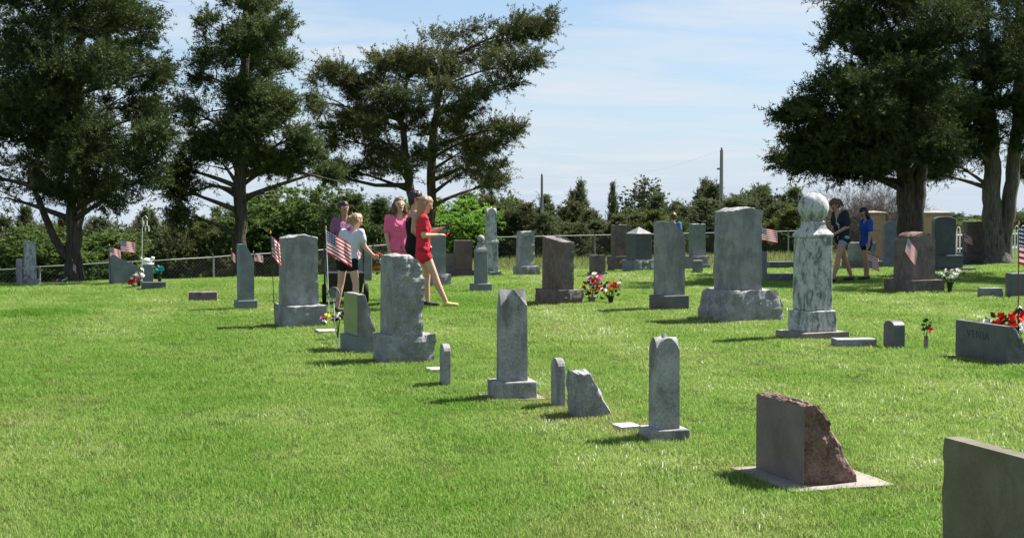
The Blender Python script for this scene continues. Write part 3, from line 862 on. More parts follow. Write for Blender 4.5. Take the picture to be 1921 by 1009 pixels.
def arch_y(w, d, h, r0=.16, n=10):
    """slab whose broad sides face left and right, with a rounded head"""
    prof = [(-d/2, -.05), (d/2, -.05), (d/2, h - r0)]
    prof += [(d/2*math.cos(a), h - r0 + r0*math.sin(a)) for a in [math.pi*i/n for i in range(1, n)]]
    prof += [(-d/2, h - r0)]
    k = len(prof)
    vs = [(-w/2, y, z) for y, z in prof] + [(w/2, y, z) for y, z in prof]
    fs = [tuple(range(k))[::-1], tuple(range(k, 2*k))] + [(i, (i+1) % k, (i+1) % k + k, i + k) for i in range(k)]
    return mesh('arched', vs, fs)
def arch_x(w, d, h, rise=.08, n=12, power=2.0):
    """upright tablet facing the front, with a rounded head"""
    prof = [(-w/2, -.03), (w/2, -.03)] + [(w/2*math.cos(a), h - rise + rise*(math.sin(a))**(1/power*2)) for a in [math.pi*i/n for i in range(0, n+1)]]
    k = len(prof)
    vs = [(x, -d/2, z) for x, z in prof] + [(x, d/2, z) for x, z in prof]
    fs = [tuple(range(k)), tuple(range(k, 2*k))[::-1]] + [((i+1) % k, i, i + k, (i+1) % k + k) for i in range(k)]
    return mesh('tablet', vs, fs)
def gable_col(w, d, h, hg, kind='arch', taper=1.0, n=16):
    def gfun(t):
        t = abs(t)
        return hg * (1 - t**1.9)**.9 if kind == 'arch' else hg * (1 - t)
    def f(x, y, z):
        q = z / h
        k = 1 + (taper - 1) * q
        top = max(gfun(x/(w/2)), gfun(y/(d/2)))
        if kind == 'arch': top = max(top, hg * 1.45 * (1 - 1.5*max(abs(x/(w/2)), abs(y/(d/2)))))
        return x*k, y*k, z + (top if q > .999 else top * q * .9 * max(0, (q - .8) / .2))
    me = lbox(w, d, h, seg=w/n, shape=f, nmax=24)
    return me
def sq_lathe(prof):
    m = MB(); vs = []; fs = []
    for r, z in prof: vs += [(-r,-r,z),(r,-r,z),(r,r,z),(-r,r,z)]
    for i in range(len(prof)-1):
        for k in range(4): fs.append((i*4+k, i*4+(k+1)%4, (i+1)*4+(k+1)%4, (i+1)*4+k))
    fs.append((3,2,1,0)); e = (len(prof)-1)*4; fs.append((e,e+1,e+2,e+3))
    return m.add(vs, fs).mesh('moulding')
def pad(st, w, d, x=0, y=0, h=.03, mat=None, name='foundation'):
    st.part(name, lbox(w, d, h + .12, seg=.09, rough={'z+': .004, 'x-': .01, 'x+': .01, 'y-': .01}, seed=st.s), mat or M['conc'], -.12, x, y)
    c, s_ = math.cos(st.yaw), math.sin(st.yaw)
    NOGRASS.append((st.c.x + x*c - y*s_, st.c.y + x*s_ + y*c, st.yaw, w, d))

# 1 the red raked marker, nearest
S = Stone(877, 1012, 559, 'reddish-brown raked granite marker with rough end on a concrete pad, nearest whole stone', yaw=18, ratio=1.62, name='slant_marker')
S.W, S.D = .335, .565; S.c = Vector((1.715, 8.17, 0)); S.c.z = g(S.c.x, S.c.y); S.root.location = S.c
NOGRASS[-1] = (S.c.x, S.c.y, S.yaw, S.W, S.D)
S.part('block', lbox(.335, .565, .452, seg=.022, rough={'y-': .02, 'x+': .035, 'z+': .016, 'y+': .02}, shape=slant_shape(.335, .452, .085, .1), seed=2, freq=11), M['red_rock'], .012)
S.part('polished_face', bx(.006, .560, .446, .0), M['red'], .013, -.1705, 0)
pad(S, .66, .76, .02, -.03, .012)
# 2 the slab cut by the corner
S = Stone(1108, 1217, 651, 'plain olive-grey granite slab cut off by the bottom right corner', yaw=18, name='slant_marker', y=6.0)
S.c = Vector((2.16, 5.96, 0)); S.c.z = g(2.16, 5.96); S.root.location = S.c
S.part('block', lbox(.30, .64, .56, seg=.04, rough={'y-': .02, 'x+': .03, 'y+': .02}, shape=slant_shape(.30, .56, .09, .1), seed=5), M['olive'], 0, .0)
pad(S, .62, .86, .02, 0, .012)
# 3 cross-gabled column
S = Stone(747, 809, 506, 'small dark-stained column with arched cross-gable top left of the red raked marker', ratio=.95, yaw=14)
S.part('base', bx(S.W, S.D, .075, -.05), M['lime'], 0, bev=.008)
w, d = S.fit(37, 1.0)
S.part('shaft', gable_col(w, d, .53, .085, 'arch', .985), M['lime'], .076)
# 4 taller cross-gabled column
S = Stone(570, 630, 457, 'tall grey column with pointed cross-gable top on a pale concrete pad', ratio=.85, yaw=12)
pad(S, S.W*1.35, S.D*1.3, .0, 0, .01)
S.part('base', bx(S.W, S.D, .145, -.05), M['lime'], 0, bev=.012)
w, d = S.fit(37.5, .75)
S.part('shaft', gable_col(w, d, .61, .135, 'point', .955), M['lime'], .147)
# 5 small round-headed markers
for u0, u1, vb, vt, lab in ((645, 663, 466, 408, 'small round-headed marker beside the rough wedge stone'), (515.5, 528, 440, 391, 'small round-headed marker left of the tall gabled column')):
    S = Stone(u0, u1, vb, lab, ratio=3.2, yaw=15, one=True, name='small_marker')
    S.whole(arch_y(.062, .19, S.m(vb - vt), .085), M['lime'], .004)
# 6 rough wedge
S = Stone(664, 716, 478, 'rough grey wedge-shaped stone standing alone in the grass', ratio=1.0, yaw=13, one=True)
S.whole(lbox(S.W, S.D, .335, seg=.022, rough={'x-': .02, 'x+': .022, 'y-': .010, 'z+': .02, 'y+': .02}, shape=slant_shape(S.W, .335, S.W*.42, .06), seed=11, freq=10), M['grey_rock'])
# 7 flush markers
for u0, u1, vb, lab in ((714, 755, 494, 'flat white marker flush with the grass between the wedge and the gabled column'), (497, 528, 425, 'flat white marker flush with the grass behind a small round-headed marker'),
                        (368, 398, 379, 'flat pale marker flush with the grass right of the flag-fronted monument')):
    S = Stone(u0, u1, vb, lab, ratio=1.2, yaw=18, one=True, name='flat_marker', cat='grave marker')
    S.whole(lbox(S.W*.9, S.D*.9, .032, seg=.05, rough={'z+': .003}, seed=u0), M['white_stone'])
# 8 rough grey granite monument
S = Stone(436, 510, 414, 'rough rock-faced grey monument between the wedge stone and the red-shirted girl', ratio=.8, yaw=24)
hb = S.m(33)
S.part('base', lbox(S.W, S.D, hb + .05, seg=.035, rough={'x-': .015, 'x+': .03, 'y-': .03, 'z+': .015}, seed=21), M['grey_rock'], -.05)
w, d = S.fit(52, 1.25)
def sh8(x, y, z, h=S.m(97), w=w):
    q = z / h
    return x * (1 - .06*q), y, z - (.10 * (max(0, x/(w/2)))**2 + .02) * max(0, q - .7) / .3 * 1.0
S.part('die', lbox(w, d, S.m(97), seg=.028, rough={'x+': .03, 'z+': .022, 'y-': .038, 'x-': .006}, shape=sh8, seed=22, freq=7), M['grey_rock'], hb - .005, -.02)
# 9 small wedge with mirror-polished side
S = Stone(398, 447, 402, 'low wedge stone with polished pale green side, left of the rough monument', ratio=1.7, yaw=24)
hb = S.m(20)
S.part('base', lbox(S.W, S.D, hb + .05, seg=.04, rough={'x-': .004, 'y-': .012, 'x+': .012}, seed=31), M['blue'], -.05)
w, d = S.fit(39, 2.4)
S.part('die', lbox(w, d, S.m(50), seg=.03, rough={'x+': .02, 'y-': .006, 'z+': .008}, shape=slant_shape(w, S.m(50), w*.42, .05), seed=32), M['grey'], hb - .004)
S.part('polished_face', bx(.005, d*.97, S.m(49), 0), M['polish'], hb, -w/2 - .0035)
# 10 rock-faced monument with flag
S = Stone(321, 383, 372, 'grey rock-topped monument on broad base with a flag at its corner', ratio=1.3, yaw=24)
hb = S.m(25)
S.part('base', lbox(S.W, S.D, hb + .05, seg=.04, rough={'x-': .02, 'x+': .025, 'y-': .010, 'z+': .02}, seed=41), M['grey'], -.05)
w, d = S.fit(46, .95)
def sh10(x, y, z, h=S.m(80), w=w):
    q = z/h
    return x * (1.05 - .05*q), y, z + .035 * math.cos(x/w*3) * max(0, q-.85)/.15
S.part('die', lbox(w, d, S.m(80), seg=.03, rough={'x+': .02, 'z+': .022, 'x-': .012, 'y-': .006}, shape=sh10, seed=42), M['grey'], hb - .005, -.02)
# 11 slender column with cut shoulder
S = Stone(274, 302, 351, 'slender grey column with one cut shoulder below the tall straight cedar', ratio=.9, yaw=24)
hb = S.m(11)
S.part('base', bx(S.W, S.D, hb, -.05), M['blue'], 0, bev=.01)
w, d = S.fit(20, .9)
def cut_shoulder(w, h, a, b):
    """top falls from x=a*w to the right edge by b"""
    def f(x, y, z):
        t = max(0, (x/w + .5 - a) / (1 - a))
        return x, y, z * (h - b*t) / h
    return f
S.part('shaft', lbox(w, d, S.m(66), seg=.035, shape=cut_shoulder(w, S.m(66), .42, S.m(18))), M['blue'], hb + .001)
# 12 low block
S = Stone(220, 256, 341, 'low pinkish-brown block lying alone on the left lawn', ratio=.5, yaw=14)
pad(S, S.W*1.15, S.D*1.5, 0, 0, .012)
S.part('block', lbox(S.W*.92, S.D, S.m(11), seg=.04, rough={'x+': .015, 'y-': .012, 'z+': .01}, seed=51), M['brown'], .0)
# 13 far left pair
S = Stone(24, 47, 322, 'tall pale column with arched panel at the far left by the chain-link fence', ratio=.9, yaw=14)
hb = S.m(7)
S.part('base', bx(S.W, S.D, hb, -.1), M['lime'], 0, bev=.01)
w, d = S.fit(15, .9)
S.part('shaft', gable_col(w, d, S.m(38), .1, 'arch', .92), M['marble'], hb + .001)
S = Stone(19, 27, 322, 'short pale post stone tucked against the far left column', ratio=1, yaw=14, one=True)
S.whole(bx(S.W, S.D, S.m(31), -.1, .95), M['lime'], .02)
# 14 blue-grey wedge with flags, small stone with figurine
S = Stone(128, 163, 321, 'blue-grey wedge monument with sloping top and two flags, left of the flower-covered grave', ratio=1.1, yaw=28, one=True)
def sh14(x, y, z, h=S.m(34), w=S.W):
    t = max(0, x/w + .5)
    return x, y, z * (1 - .42*t)
S.whole(lbox(S.W, S.D, S.m(34), seg=.05, rough={'z+': .012}, shape=sh14, seed=61), M['blue'])
S = Stone(166, 181, 320, 'small grey post stone with white lamb figurine behind the flower-covered grave', ratio=.8, yaw=14)
S.part('die', arch_x(S.W*.8, S.D*.8, S.m(22), .05), M['blue'], 0)
m = MB(); z0 = S.m(22)
m.tube([(-.11,0,z0+.05),(-.02,0,z0+.07),(.08,0,z0+.06)], [.05,.065,.05], 8); m.tube([(.07,0,z0+.08),(.10,0,z0+.13),(.13,0,z0+.13)], [.035,.04,.02], 8)
m.tube([(-.12,0,z0+.1),(-.13,0,z0+.15)], [.025,.02], 6); m.box(-.12,.12,-.05,.05,z0-.005,z0+.03)
m.build('figurine', M['f_white'], S.root, smooth=True)
S = Stone(166, 195, 327, 'low dark grave ledger covered with small ornaments at the left', ratio=.5, yaw=10, one=True, name='grave_ledger')
S.whole(lbox(S.W, S.D, .13, seg=.06, rough={'y-': .01}, seed=64), M['slate'])
# 16 small ball-topped column
S = Stone(550, 577, 330, 'small grey ball-topped column between the red-shirted girl and the tall mottled obelisk', ratio=.85, yaw=14)
hb = S.m(9.5)
S.part('base', bx(S.W, S.D, hb, -.05), M['blue'], 0, bev=.012)
w, d = S.fit(16.5, .9)
S.part('shaft', bx(w, d, S.m(36), 0, .97), M['blue'], hb + .001, bev=.008)
S.part('cap', sq_lathe([(w*.5,0),(w*.5,.03),(w*.44,.07),(w*.34,.11),(w*.26,.16),(w*.27,.19)]), M['grey'], hb + S.m(36))
S.part('ball', MB().lathe([(.0005 + S.m(4.6)*math.sin(a), S.m(4.6)*(1-math.cos(a))) for a in [math.pi*i/12 for i in range(13)]], 18).mesh('ball'), M['lime'], hb + S.m(36) + .185, smooth=True)
# 17 tall mottled obelisk
S = Stone(563, 588, 301, 'tall mottled marble pillar with gabled head behind the ball-topped column', ratio=.9, yaw=14)
S.part('base', bx(S.W, S.D, S.m(5), -.05), M['grey'], 0, bev=.012)
w, d = S.fit(17, .9)
S.part('pedestal', bx(w, d, S.m(32), 0, .96), M['marble'], S.m(5) + .002, bev=.01)
S.part('moulding', sq_lathe([(w*.46,0),(w*.54,.02),(w*.54,.06),(w*.45,.11)]), M['marble'], S.m(37))
w2, d2 = S.fit(14, .9)
S.part('shaft', gable_col(w2, d2, S.m(30), .12, 'arch', .97), M['marble'], S.m(37) + .112)
# 18 mid-distance rock-faced grey stone
S = Stone(601, 633, 301, 'pale grey rock-faced monument on a base right of the tall mottled pillar', ratio=1.1, yaw=24)
hb = S.m(12)
S.part('base', lbox(S.W, S.D, hb+.05, seg=.06, rough={'x+': .03, 'y-': .02, 'z+': .01}, seed=71), M['grey'], -.05)
w, d = S.fit(22, .65)
S.part('die', lbox(w, d, S.m(41), seg=.05, rough={'x+': .03, 'z+': .02, 'y-': .02}, seed=72, shape=lambda x, y, z: (x + .04*z, y, z)), M['grey'], hb - .005, -.04)
# 19 brown granite with flowers
S = Stone(626, 684, 345, 'dark brown rough granite monument with sloping top and bright bouquets beside it', ratio=2.1, yaw=26)
hb = S.m(17)
S.part('base', lbox(S.W, S.D, hb+.05, seg=.04, rough={'x-': .02, 'x+': .035, 'y-': .025, 'z+': .012}, seed=81), M['brown'], -.05)
w, d = S.fit(38, 3.6)
S.part('die', lbox(w, d, S.m(63), seg=.035, rough={'x-': .012, 'x+': .018, 'y-': .010, 'z+': .010}, shape=lambda x, y, z, d=d, h=S.m(63): (x, y, z * (1 - .10*(.5 - y/d))), seed=82), M['brown'], hb - .004, -.02)
brown_stone = S
S2 = Stone(645, 668, 308, 'dark low stone whose top peeps over the brown granite monument', ratio=.5, yaw=14, one=True)
S2.whole(arch_x(S2.W, S2.D, S2.m(42), .1), M['dark'], .01)
# 21 small brown block
S = Stone(688, 712, 298, 'small square brown stone on a dark plinth in front of the far fence', ratio=.5, yaw=12)
S.part('base', bx(S.W, S.D, S.m(4), -.05), M['dark'], 0, bev=.01)
w, d = S.fit(19, .4)
S.part('die', lbox(w, d, S.m(20), seg=.08, rough={'x+': .015, 'z+': .006}, seed=91), M['brown'], S.m(4) - .002)
# 22, 23
S = Stone(711, 742, 305, 'brown granite monument on a rough base just left of the pyramid-capped stone', ratio=1.2, yaw=24)
hb = S.m(17)
S.part('base', lbox(S.W, S.D, hb+.05, seg=.06, rough={'x+': .03, 'x-': .03, 'y-': .03}, seed=95), M['brown'], -.05)
w, d = S.fit(22, .6)
S.part('die', lbox(w, d, S.m(37), seg=.07, rough={'z+': .012}, seed=96), M['brown'], hb - .004)
S = Stone(729, 768, 306, 'square blue-grey stone with pyramid cap on a rock-faced base', ratio=1.0, yaw=30)
hb = S.m(13)
S.part('base', lbox(S.W, S.D, hb+.05, seg=.06, rough={'x+': .03, 'y-': .03, 'z+': .01}, seed=97), M['blue'], -.05)
w, d = S.fit(31, 1.0)
S.part('die', bx(w, d, S.m(31), 0), M['dark'], hb + .001, bev=.01)
S.part('cap', MB().add([(-w/2,-d/2,0),(w/2,-d/2,0),(w/2,d/2,0),(-w/2,d/2,0),(0,0,S.m(8))], [(0,1,4),(1,2,4),(2,3,4),(3,0,4),(3,2,1,0)]).mesh('cap'), M['grey'], hb + S.m(31) + .002)
# 24 tall column with cut shoulder
S = Stone(760, 808, 352, 'tall smooth grey stone with diagonally cut top in front of the blue-shirted visitor', ratio=.95, yaw=26)
hb = S.m(18)
S.part('base', bx(S.W, S.D, hb, -.05), M['slate'], 0, bev=.012)
w, d = S.fit(37, 1.0)
S.part('shaft', lbox(w, d, S.m(87), seg=.035, shape=cut_shoulder(w, S.m(87), .38, S.m(16))), M['grey'], hb + .001)
# 25 pale stone behind
S = Stone(802, 832, 304, 'pale grey rock-edged stone just left of the biggest monument', ratio=1.0, yaw=22)
hb = S.m(16)
S.part('base', lbox(S.W, S.D, hb+.05, seg=.06, rough={'x+': .03, 'y-': .02}, seed=101), M['grey'], -.05)
w, d = S.fit(20, .6)
S.part('die', lbox(w, d, S.m(38), seg=.05, rough={'x+': .025, 'z+': .015}, seed=102), M['blue'], hb - .004)
S = Stone(811, 824, 307, 'little square grey block in front of the pale rock-edged stone', ratio=.7, yaw=10, one=True)
S.whole(bx(S.W, S.D, S.m(14), -.05), M['grey'], .015)
# 26 the biggest monument
S = Stone(815, 921, 366, 'biggest monument, domed grey granite die on a massive rough base', ratio=.9, yaw=20)
hb = S.m(38)
def sh26(x, y, z, w=S.W, h=hb):
    q = max(0, z/h)
    return x * (1 - .16*q*q) + .0*q, y * (1 - .1*q), z
S.part('base', lbox(S.W, S.D, hb, seg=.035, rough={'x-': .04, 'x+': .06, 'y-': .022, 'z+': .03}, shape=sh26, seed=111, freq=6), M['grey_rock'], -.02)
w, d = S.fit(58, 1.2)
def sh26b(x, y, z, w=w, h=S.m(96)):
    q = z/h
    return x * (1 + .02*math.sin(q*7)), y, z + (.05*(1 - (2*x/w)**2) - .02) * max(0, q - .85)/.15
S.part('die', lbox(w, d, S.m(96), seg=.032, rough={'x-': .018, 'x+': .018, 'z+': .022, 'y-': .008}, shape=sh26b, seed=112, freq=7), M['grey'], hb - .022, -.05)
# 27 marble ball column
S = Stone(908, 995, 387, 'mottled white marble column crowned by a large stone ball', ratio=.95, yaw=24)
pl = S.m(9)
S.part('plinth', lbox(S.W, S.D, pl + .06, seg=.06, rough={'z+': .006, 'y-': .008, 'x-': .008}, seed=121), M['conc'], -.06)
w, d = S.fit(59, .95)
S.part('base', bx(w, d, S.m(25), 0, .97), M['marble'], pl + .001, bev=.012)
w, d = S.fit(46, .95)
z = pl + S.m(25)
S.part('shaft', bx(w*1.04, d*1.04, S.m(87), 0, .96), M['marble'], z + .002, bev=.012)
z += S.m(87) + .003
S.part('cap', sq_lathe([(w*.5,0),(w*.52,.012),(w*.52,.035),(w*.46,.06),(w*.36,.10),(w*.31,.15),(w*.31,.185),(w*.22,.20)]), M['marble'], z)
rb = S.m(18.2)
S.part('ball', MB().lathe([(.0005 + rb*math.sin(a), rb*(1-math.cos(a))) for a in [math.pi*i/24 for i in range(25)]], 36).mesh('ball'), M['marble'], z + .17, smooth=True)
# 28 low block
S = Stone(974, 1028, 396, 'long low pale block lying at the foot of the ball-topped marble column', ratio=.55, yaw=4, one=True)
S.whole(lbox(S.W, S.D, S.m(10), seg=.04, rough={'y-': .010, 'x+': .012, 'z+': .004}, seed=131), M['grey_rock'])
# 29 little round-headed
S = Stone(1034, 1061, 397, 'short dark round-headed marker left of the artificial rose stake', ratio=1.5, yaw=14, one=True, name='small_marker')
S.whole(arch_y(.135, .23, S.m(33), .06), M['slate'], .005)
# 31 lettered slab at the right
S = Stone(1115, 1208, 417, 'dark raked granite marker with faint surname, red blooms behind it', yaw=16, ratio=1.6, name='slant_marker')
S.W, S.D = .36, .86; q0 = at(1181, 417, 13.75); S.c = Vector((q0.x + .02, q0.y + .44, 0)); S.c.z = g(S.c.x, S.c.y) ; S.root.location = S.c
NOGRASS[-1] = (S.c.x, S.c.y, S.yaw, .36, .86)
S.part('block', lbox(.34, .86, .385, seg=.03, rough={'y-': .022, 'x+': .03}, shape=slant_shape(.34, .385, .08, .1), seed=141), M['slate'], .0)
pad(S, .62, 1.0, .06, 0, .012)
cu = bpy.data.curves.new('surname', 'FONT'); cu.body = 'VENIA'; cu.size = .115; cu.extrude = .0015; cu.align_x = 'CENTER'; cu.space_character = 1.25
to = bpy.data.objects.new('surname', cu); COL.objects.link(to)
dg = bpy.context.evaluated_depsgraph_get()
tm = bpy.data.meshes.new_from_object(to.evaluated_get(dg))
bpy.data.objects.remove(to)
M['engrave'] = plain('engraved_dark', (.072,.077,.083), .8, .2)
tm.materials.clear()
o = link('lettering', tm, M['engrave'], S.root, (-.1712, .04, .225)); o.rotation_euler = (R(90), 0, R(-90))
rose_slab = S
# 32 brown domed stone
S = Stone(1036, 1106, 331, 'brown granite monument with a pink rough crest and a flag on its front', ratio=1.2, yaw=22)
hb = S.m(14)
S.part('base', lbox(S.W, S.D, hb+.05, seg=.05, rough={'y-': .008, 'x+': .01}, seed=151), M['brown'], -.05)
w, d = S.fit(47, 1.1)
def sh32(x, y, z, w=w, h=S.m(52)):
    q = z/h
    return x*(1.04 - .04*q), y, z + (.09*(1 - (2*x/w)**2) - .09) * max(0, q - .8)/.2
S.part('die', lbox(w, d, S.m(54), seg=.04, rough={'x+': .012, 'y-': .004, 'z+': .016}, shape=sh32, seed=152), M['brown'], hb - .004)
S.part('rough_crest', lbox(w*.8, d*.92, .05, seg=.04, rough={'z+': .02, 'y-': .01, 'x+': .02, 'x-': .02}, shape=lambda x, y, z, w=w: (x, y, z + .09*(1 - (2*x/w)**2) - .09 - .012), seed=153), M['red_rock'], hb + S.m(54) - .006)
flag_stone = S
# 34 right edge blocks
S = Stone(1146, 1175, 336, 'low grey rock-faced block at the right, left of the square upright slab', ratio=.5, yaw=8, one=True)
S.whole(lbox(S.W, S.D, S.m(10), seg=.05, rough={'x+': .03, 'y-': .012}, seed=161), M['grey'])
S = Stone(1178, 1210, 336, 'square grey slab cut off by the right edge behind the flag pole', ratio=.5, yaw=8, one=True)
S.whole(bx(S.W, S.D, S.m(28), -.05), M['slate'], .02)
# 35-37 stones in the shade of the right cedars
S = Stone(1086, 1142, 306, 'dark round-shouldered stone on a long stepped base beside the white picket fence', ratio=.5, yaw=4)
S.part('step', bx(S.W, S.D*1.2, S.m(3.5), -.05), M['dark'], 0, .0, bev=.012)
S.part('base', bx(S.W*.66, S.D, S.m(15), 0), M['dark'], S.m(3.5) + .001, -S.W*.13, bev=.015)
S.part('die', arch_x(S.m(26), S.D*.45, S.m(44), .12, 14, 3.2), M['dark'], S.m(18.5) + .03, -S.W*.18, bev=.01)
S = Stone(1121, 1163, 297, 'square brown stone on a grey base in front of the pale forked trunk', ratio=.5, yaw=8)
S.part('base', lbox(S.W, S.D, S.m(13) + .05, seg=.08, rough={'y-': .012}, seed=171), M['slate'], -.05)
w, d = S.fit(29, .5)
S.part('die', bx(w, d, S.m(37), 0), M['brown'], S.m(13) + .001, bev=.012)
plaque = S
S = Stone(1030, 1060, 300, 'shaded blue-grey stone between the child in blue and the pink-crested monument', ratio=.5, yaw=8)
S.part('base', bx(S.W, S.D, S.m(10), -.05), M['blue'], 0, bev=.012)
S.part('die', arch_x(S.W*.78, S.D*.6, S.m(42), .15), M['blue'], S.m(10) + .03, bev=.01)
S = Stone(986, 1034, 303, 'broad shaded grey stone seen between the legs of the girl in navy', ratio=.5, yaw=8)
S.part('base', bx(S.W, S.D, S.m(9), -.05), M['slate'], 0, bev=.012)
S.part('die', lbox(S.W*.7, S.D*.6, S.m(22), seg=.08, rough={'x+': .02, 'z+': .01}, seed=175), M['grey'], S.m(9) - .003)
S = Stone(889, 899, 315, 'narrow grey stone half hidden behind the biggest monument', ratio=.8, yaw=8, one=True)
S.whole(bx(S.W, S.D, S.m(32), -.05, .97), M['blue'], .012)
S = Stone(897, 934, 318, 'low shaded ledger stone between the biggest monument and the marble ball column', ratio=.5, yaw=6, one=True)
S.whole(lbox(S.W, S.D, S.m(9), seg=.08, rough={'y-': .01}, seed=181), M['slate'])
S = Stone(897, 936, 303, 'further low shaded ledger stone behind the first near the marble ball column', ratio=.5, yaw=6, one=True)
S.whole(lbox(S.W, S.D, S.m(8), seg=.08, rough={'y-': .01}, seed=182), M['slate'])
# 39 stones behind the red-shirted girl
S = Stone(500, 529, 323, 'grey monument on a rock-faced base right behind the red-shirted girl', ratio=.8, yaw=22)
hb = S.m(13)
S.part('base', lbox(S.W, S.D, hb + .05, seg=.05, rough={'y-': .02, 'x+': .02}, seed=191), M['grey_rock'], -.05)
w, d = S.fit(20, .7)
S.part('die', lbox(w, d, S.m(55), seg=.06, rough={'z+': .006}, seed=192), M['blue'], hb - .003, -.03)
S = Stone(526, 556, 301, 'square maroon granite stone with pale-edged base below the girl\'s outstretched hand', ratio=.45, yaw=12)
S.part('base', bx(S.W, S.D, S.m(7), -.05), M['maroon'], 0, bev=.012)
w, d = S.fit(22, .5)
S.part('die', bx(w, d, S.m(35), 0), M['maroon'], S.m(7) + .001, .03, bev=.01)
S = Stone(517, 535, 302, 'lower maroon stone left of the square maroon granite stone', ratio=.5, yaw=12, one=True)
S.whole(bx(S.W, S.D, S.m(27), -.05), M['brown'], .012)
S = Stone(402, 436, 318, 'shaded grey stone far behind the girl in the white shirt', ratio=.5, yaw=12, one=True)
S.whole(arch_x(S.W, S.D, S.m(44), .12), M['blue'], .012)

# ------------------------------------------------------------------ flags
def flagmat():
    m, n, l, b = newmat('flag_cloth')
    uv = n.new('ShaderNodeUVMap'); sp = n.new('ShaderNodeSeparateXYZ'); l.new(uv.outputs[0], sp.inputs[0])
    def mt(op, a, c=None):
        k = n.new('ShaderNodeMath'); k.operation = op
        for i, q in enumerate((a, c)):
            if q is None: continue
            if isinstance(q, (int, float)): k.inputs[i].default_value = q
            else: l.new(q, k.inputs[i])
        return k.outputs[0]
    U, V = sp.outputs[0], sp.outputs[1]
    stripe = mt('LESS_THAN', mt('MODULO', mt('MULTIPLY', V, 13), 2), 1)     # red is the outer stripe
    canton = mt('MULTIPLY', mt('LESS_THAN', U, .4), mt('GREATER_THAN', V, 6/13))
    su = mt('SUBTRACT', mt('FRACT', mt('MULTIPLY', U, 6/.4)), .5)
    sv = mt('SUBTRACT', mt('FRACT', mt('MULTIPLY', mt('SUBTRACT', V, 6/13), 5/(7/13))), .5)
    star = mt('LESS_THAN', mt('ADD', mt('MULTIPLY', su, su), mt('MULTIPLY', sv, sv)), .075)
    c1 = n.new('ShaderNodeMixRGB'); l.new(stripe, c1.inputs['Fac']); c1.inputs['Color1'].default_value = (.8,.78,.76,1); c1.inputs['Color2'].default_value = (.50,.02,.035,1)
    c2 = n.new('ShaderNodeMixRGB'); l.new(star, c2.inputs['Fac']); c2.inputs['Color1'].default_value = (.022,.03,.12,1); c2.inputs['Color2'].default_value = (.8,.8,.8,1)
    c3 = n.new('ShaderNodeMixRGB'); l.new(canton, c3.inputs['Fac']); l.new(c1.outputs[0], c3.inputs['Color1']); l.new(c2.outputs[0], c3.inputs['Color2'])
    l.new(c3.outputs[0], b.inputs['Base Color']); b.inputs['Roughness'].default_value = .7; setspec(b, .2)
    tr = n.new('ShaderNodeBsdfTranslucent'); l.new(c3.outputs[0], tr.inputs['Color'])
    ms = n.new('ShaderNodeMixShader'); ms.inputs['Fac'].default_value = .45
    l.new(b.outputs[0], ms.inputs[1]); l.new(tr.outputs[0], ms.inputs[2]); l.new(ms.outputs[0], n['Material Output'].inputs['Surface'])
    return m
M['flag'] = flagmat()
def flag(label, b, t, y, fly, hoist, ang, staff='darkmetal', dy=0, curl=.25, base_on_ground=False):
    """b,t: pixel foot and head of the staff; fly/hoist in pixels; ang: how the fly hangs in the picture plane, degrees below level"""
    s = F_PX / y
    p0, p1 = at(b[0], b[1], y), at(t[0], t[1], y + dy)
    if base_on_ground: p0.z = g(p0.x, p0.y) - .03
    root = empty('flag', p0, 0, label, 'flag', 'small flags on the graves')
    top = p1 - p0
    ax = top.normalized()
    stf = MB().tube([(0,0,0), top * .5, top], .006, 6).build('staff', M[staff], root)
    MB().lathe([(.004,0),(.011,.012),(.008,.028),(.002,.05)], 8).build('finial', M['gold'], stf, top)
    n, k = 18, 12
    fw, fh = fly / s, hoist / s
    a = R(ang)
    fd = Vector((math.cos(a) * math.copysign(1, fly), .25, -math.sin(a))).normalized(); fw = abs(fw)
    nd = fd.cross(ax).normalized()
    vs = []
    for j in range(k + 1):
        for i in range(n + 1):
            q, e = i / n, j / k
            pt = top - ax * (.015 + fh * (1 - e)) + fd * (q * fw)
            pt = pt + nd * (curl * .22 * fh * math.sin(q * 8.5 + e * 1.9) * q) + Vector((0, 0, -curl * .35 * fh * q * q * (1 - .4*e)))
            vs.append(pt)
    fs = [(j*(n+1)+i, j*(n+1)+i+1, (j+1)*(n+1)+i+1, (j+1)*(n+1)+i) for j in range(k) for i in range(n)]
    me = mesh('flag_cloth', vs, fs)
    ul = me.uv_layers.new(name='UVMap')
    for lp in me.loops:
        vi = lp.vertex_index
        ul.data[lp.index].uv = ((vi % (n+1)) / n, (vi // (n+1)) / k)
    link('cloth', me, M['flag'], root, smooth=True)
    return root
flag('flag on a thin black staff at the corner of the rock-topped grey monument', (323, 371), (317, 262), 17.7, 13, 26, 35, base_on_ground=True, curl=.5)
flag('large flag on a pale staff in front of the girl in the white shirt', (386, 345), (382, 256), 19.6, 33, 27, 28, 'white', base_on_ground=True, curl=.35)
flag('smaller flag at the left end of the blue-grey wedge monument', (130, 318), (128, 276), 28.2, 13, 13, 14, base_on_ground=True)
flag('flag flying level above the blue-grey wedge monument', (142, 318), (141, 269), 28.6, 17, 13, 3, base_on_ground=True)
flag('tiny limp flag at the foot of the huge left cedar', (85, 317), (85, 294), 29.6, 6, 9, 50, base_on_ground=True)
flag('tiny limp flag just left of the slender cut-shoulder column', (272, 312), (271, 281), 30, 6, 10, 45, base_on_ground=True)
flag('tiny flag just right of the slender cut-shoulder column', (300, 312), (297, 284), 30, 11, 9, 10, base_on_ground=True)
flag('flag streaming out from behind the biggest monument', (891, 318), (890, 253), 24, 23, 15, 8, base_on_ground=True, curl=.2)
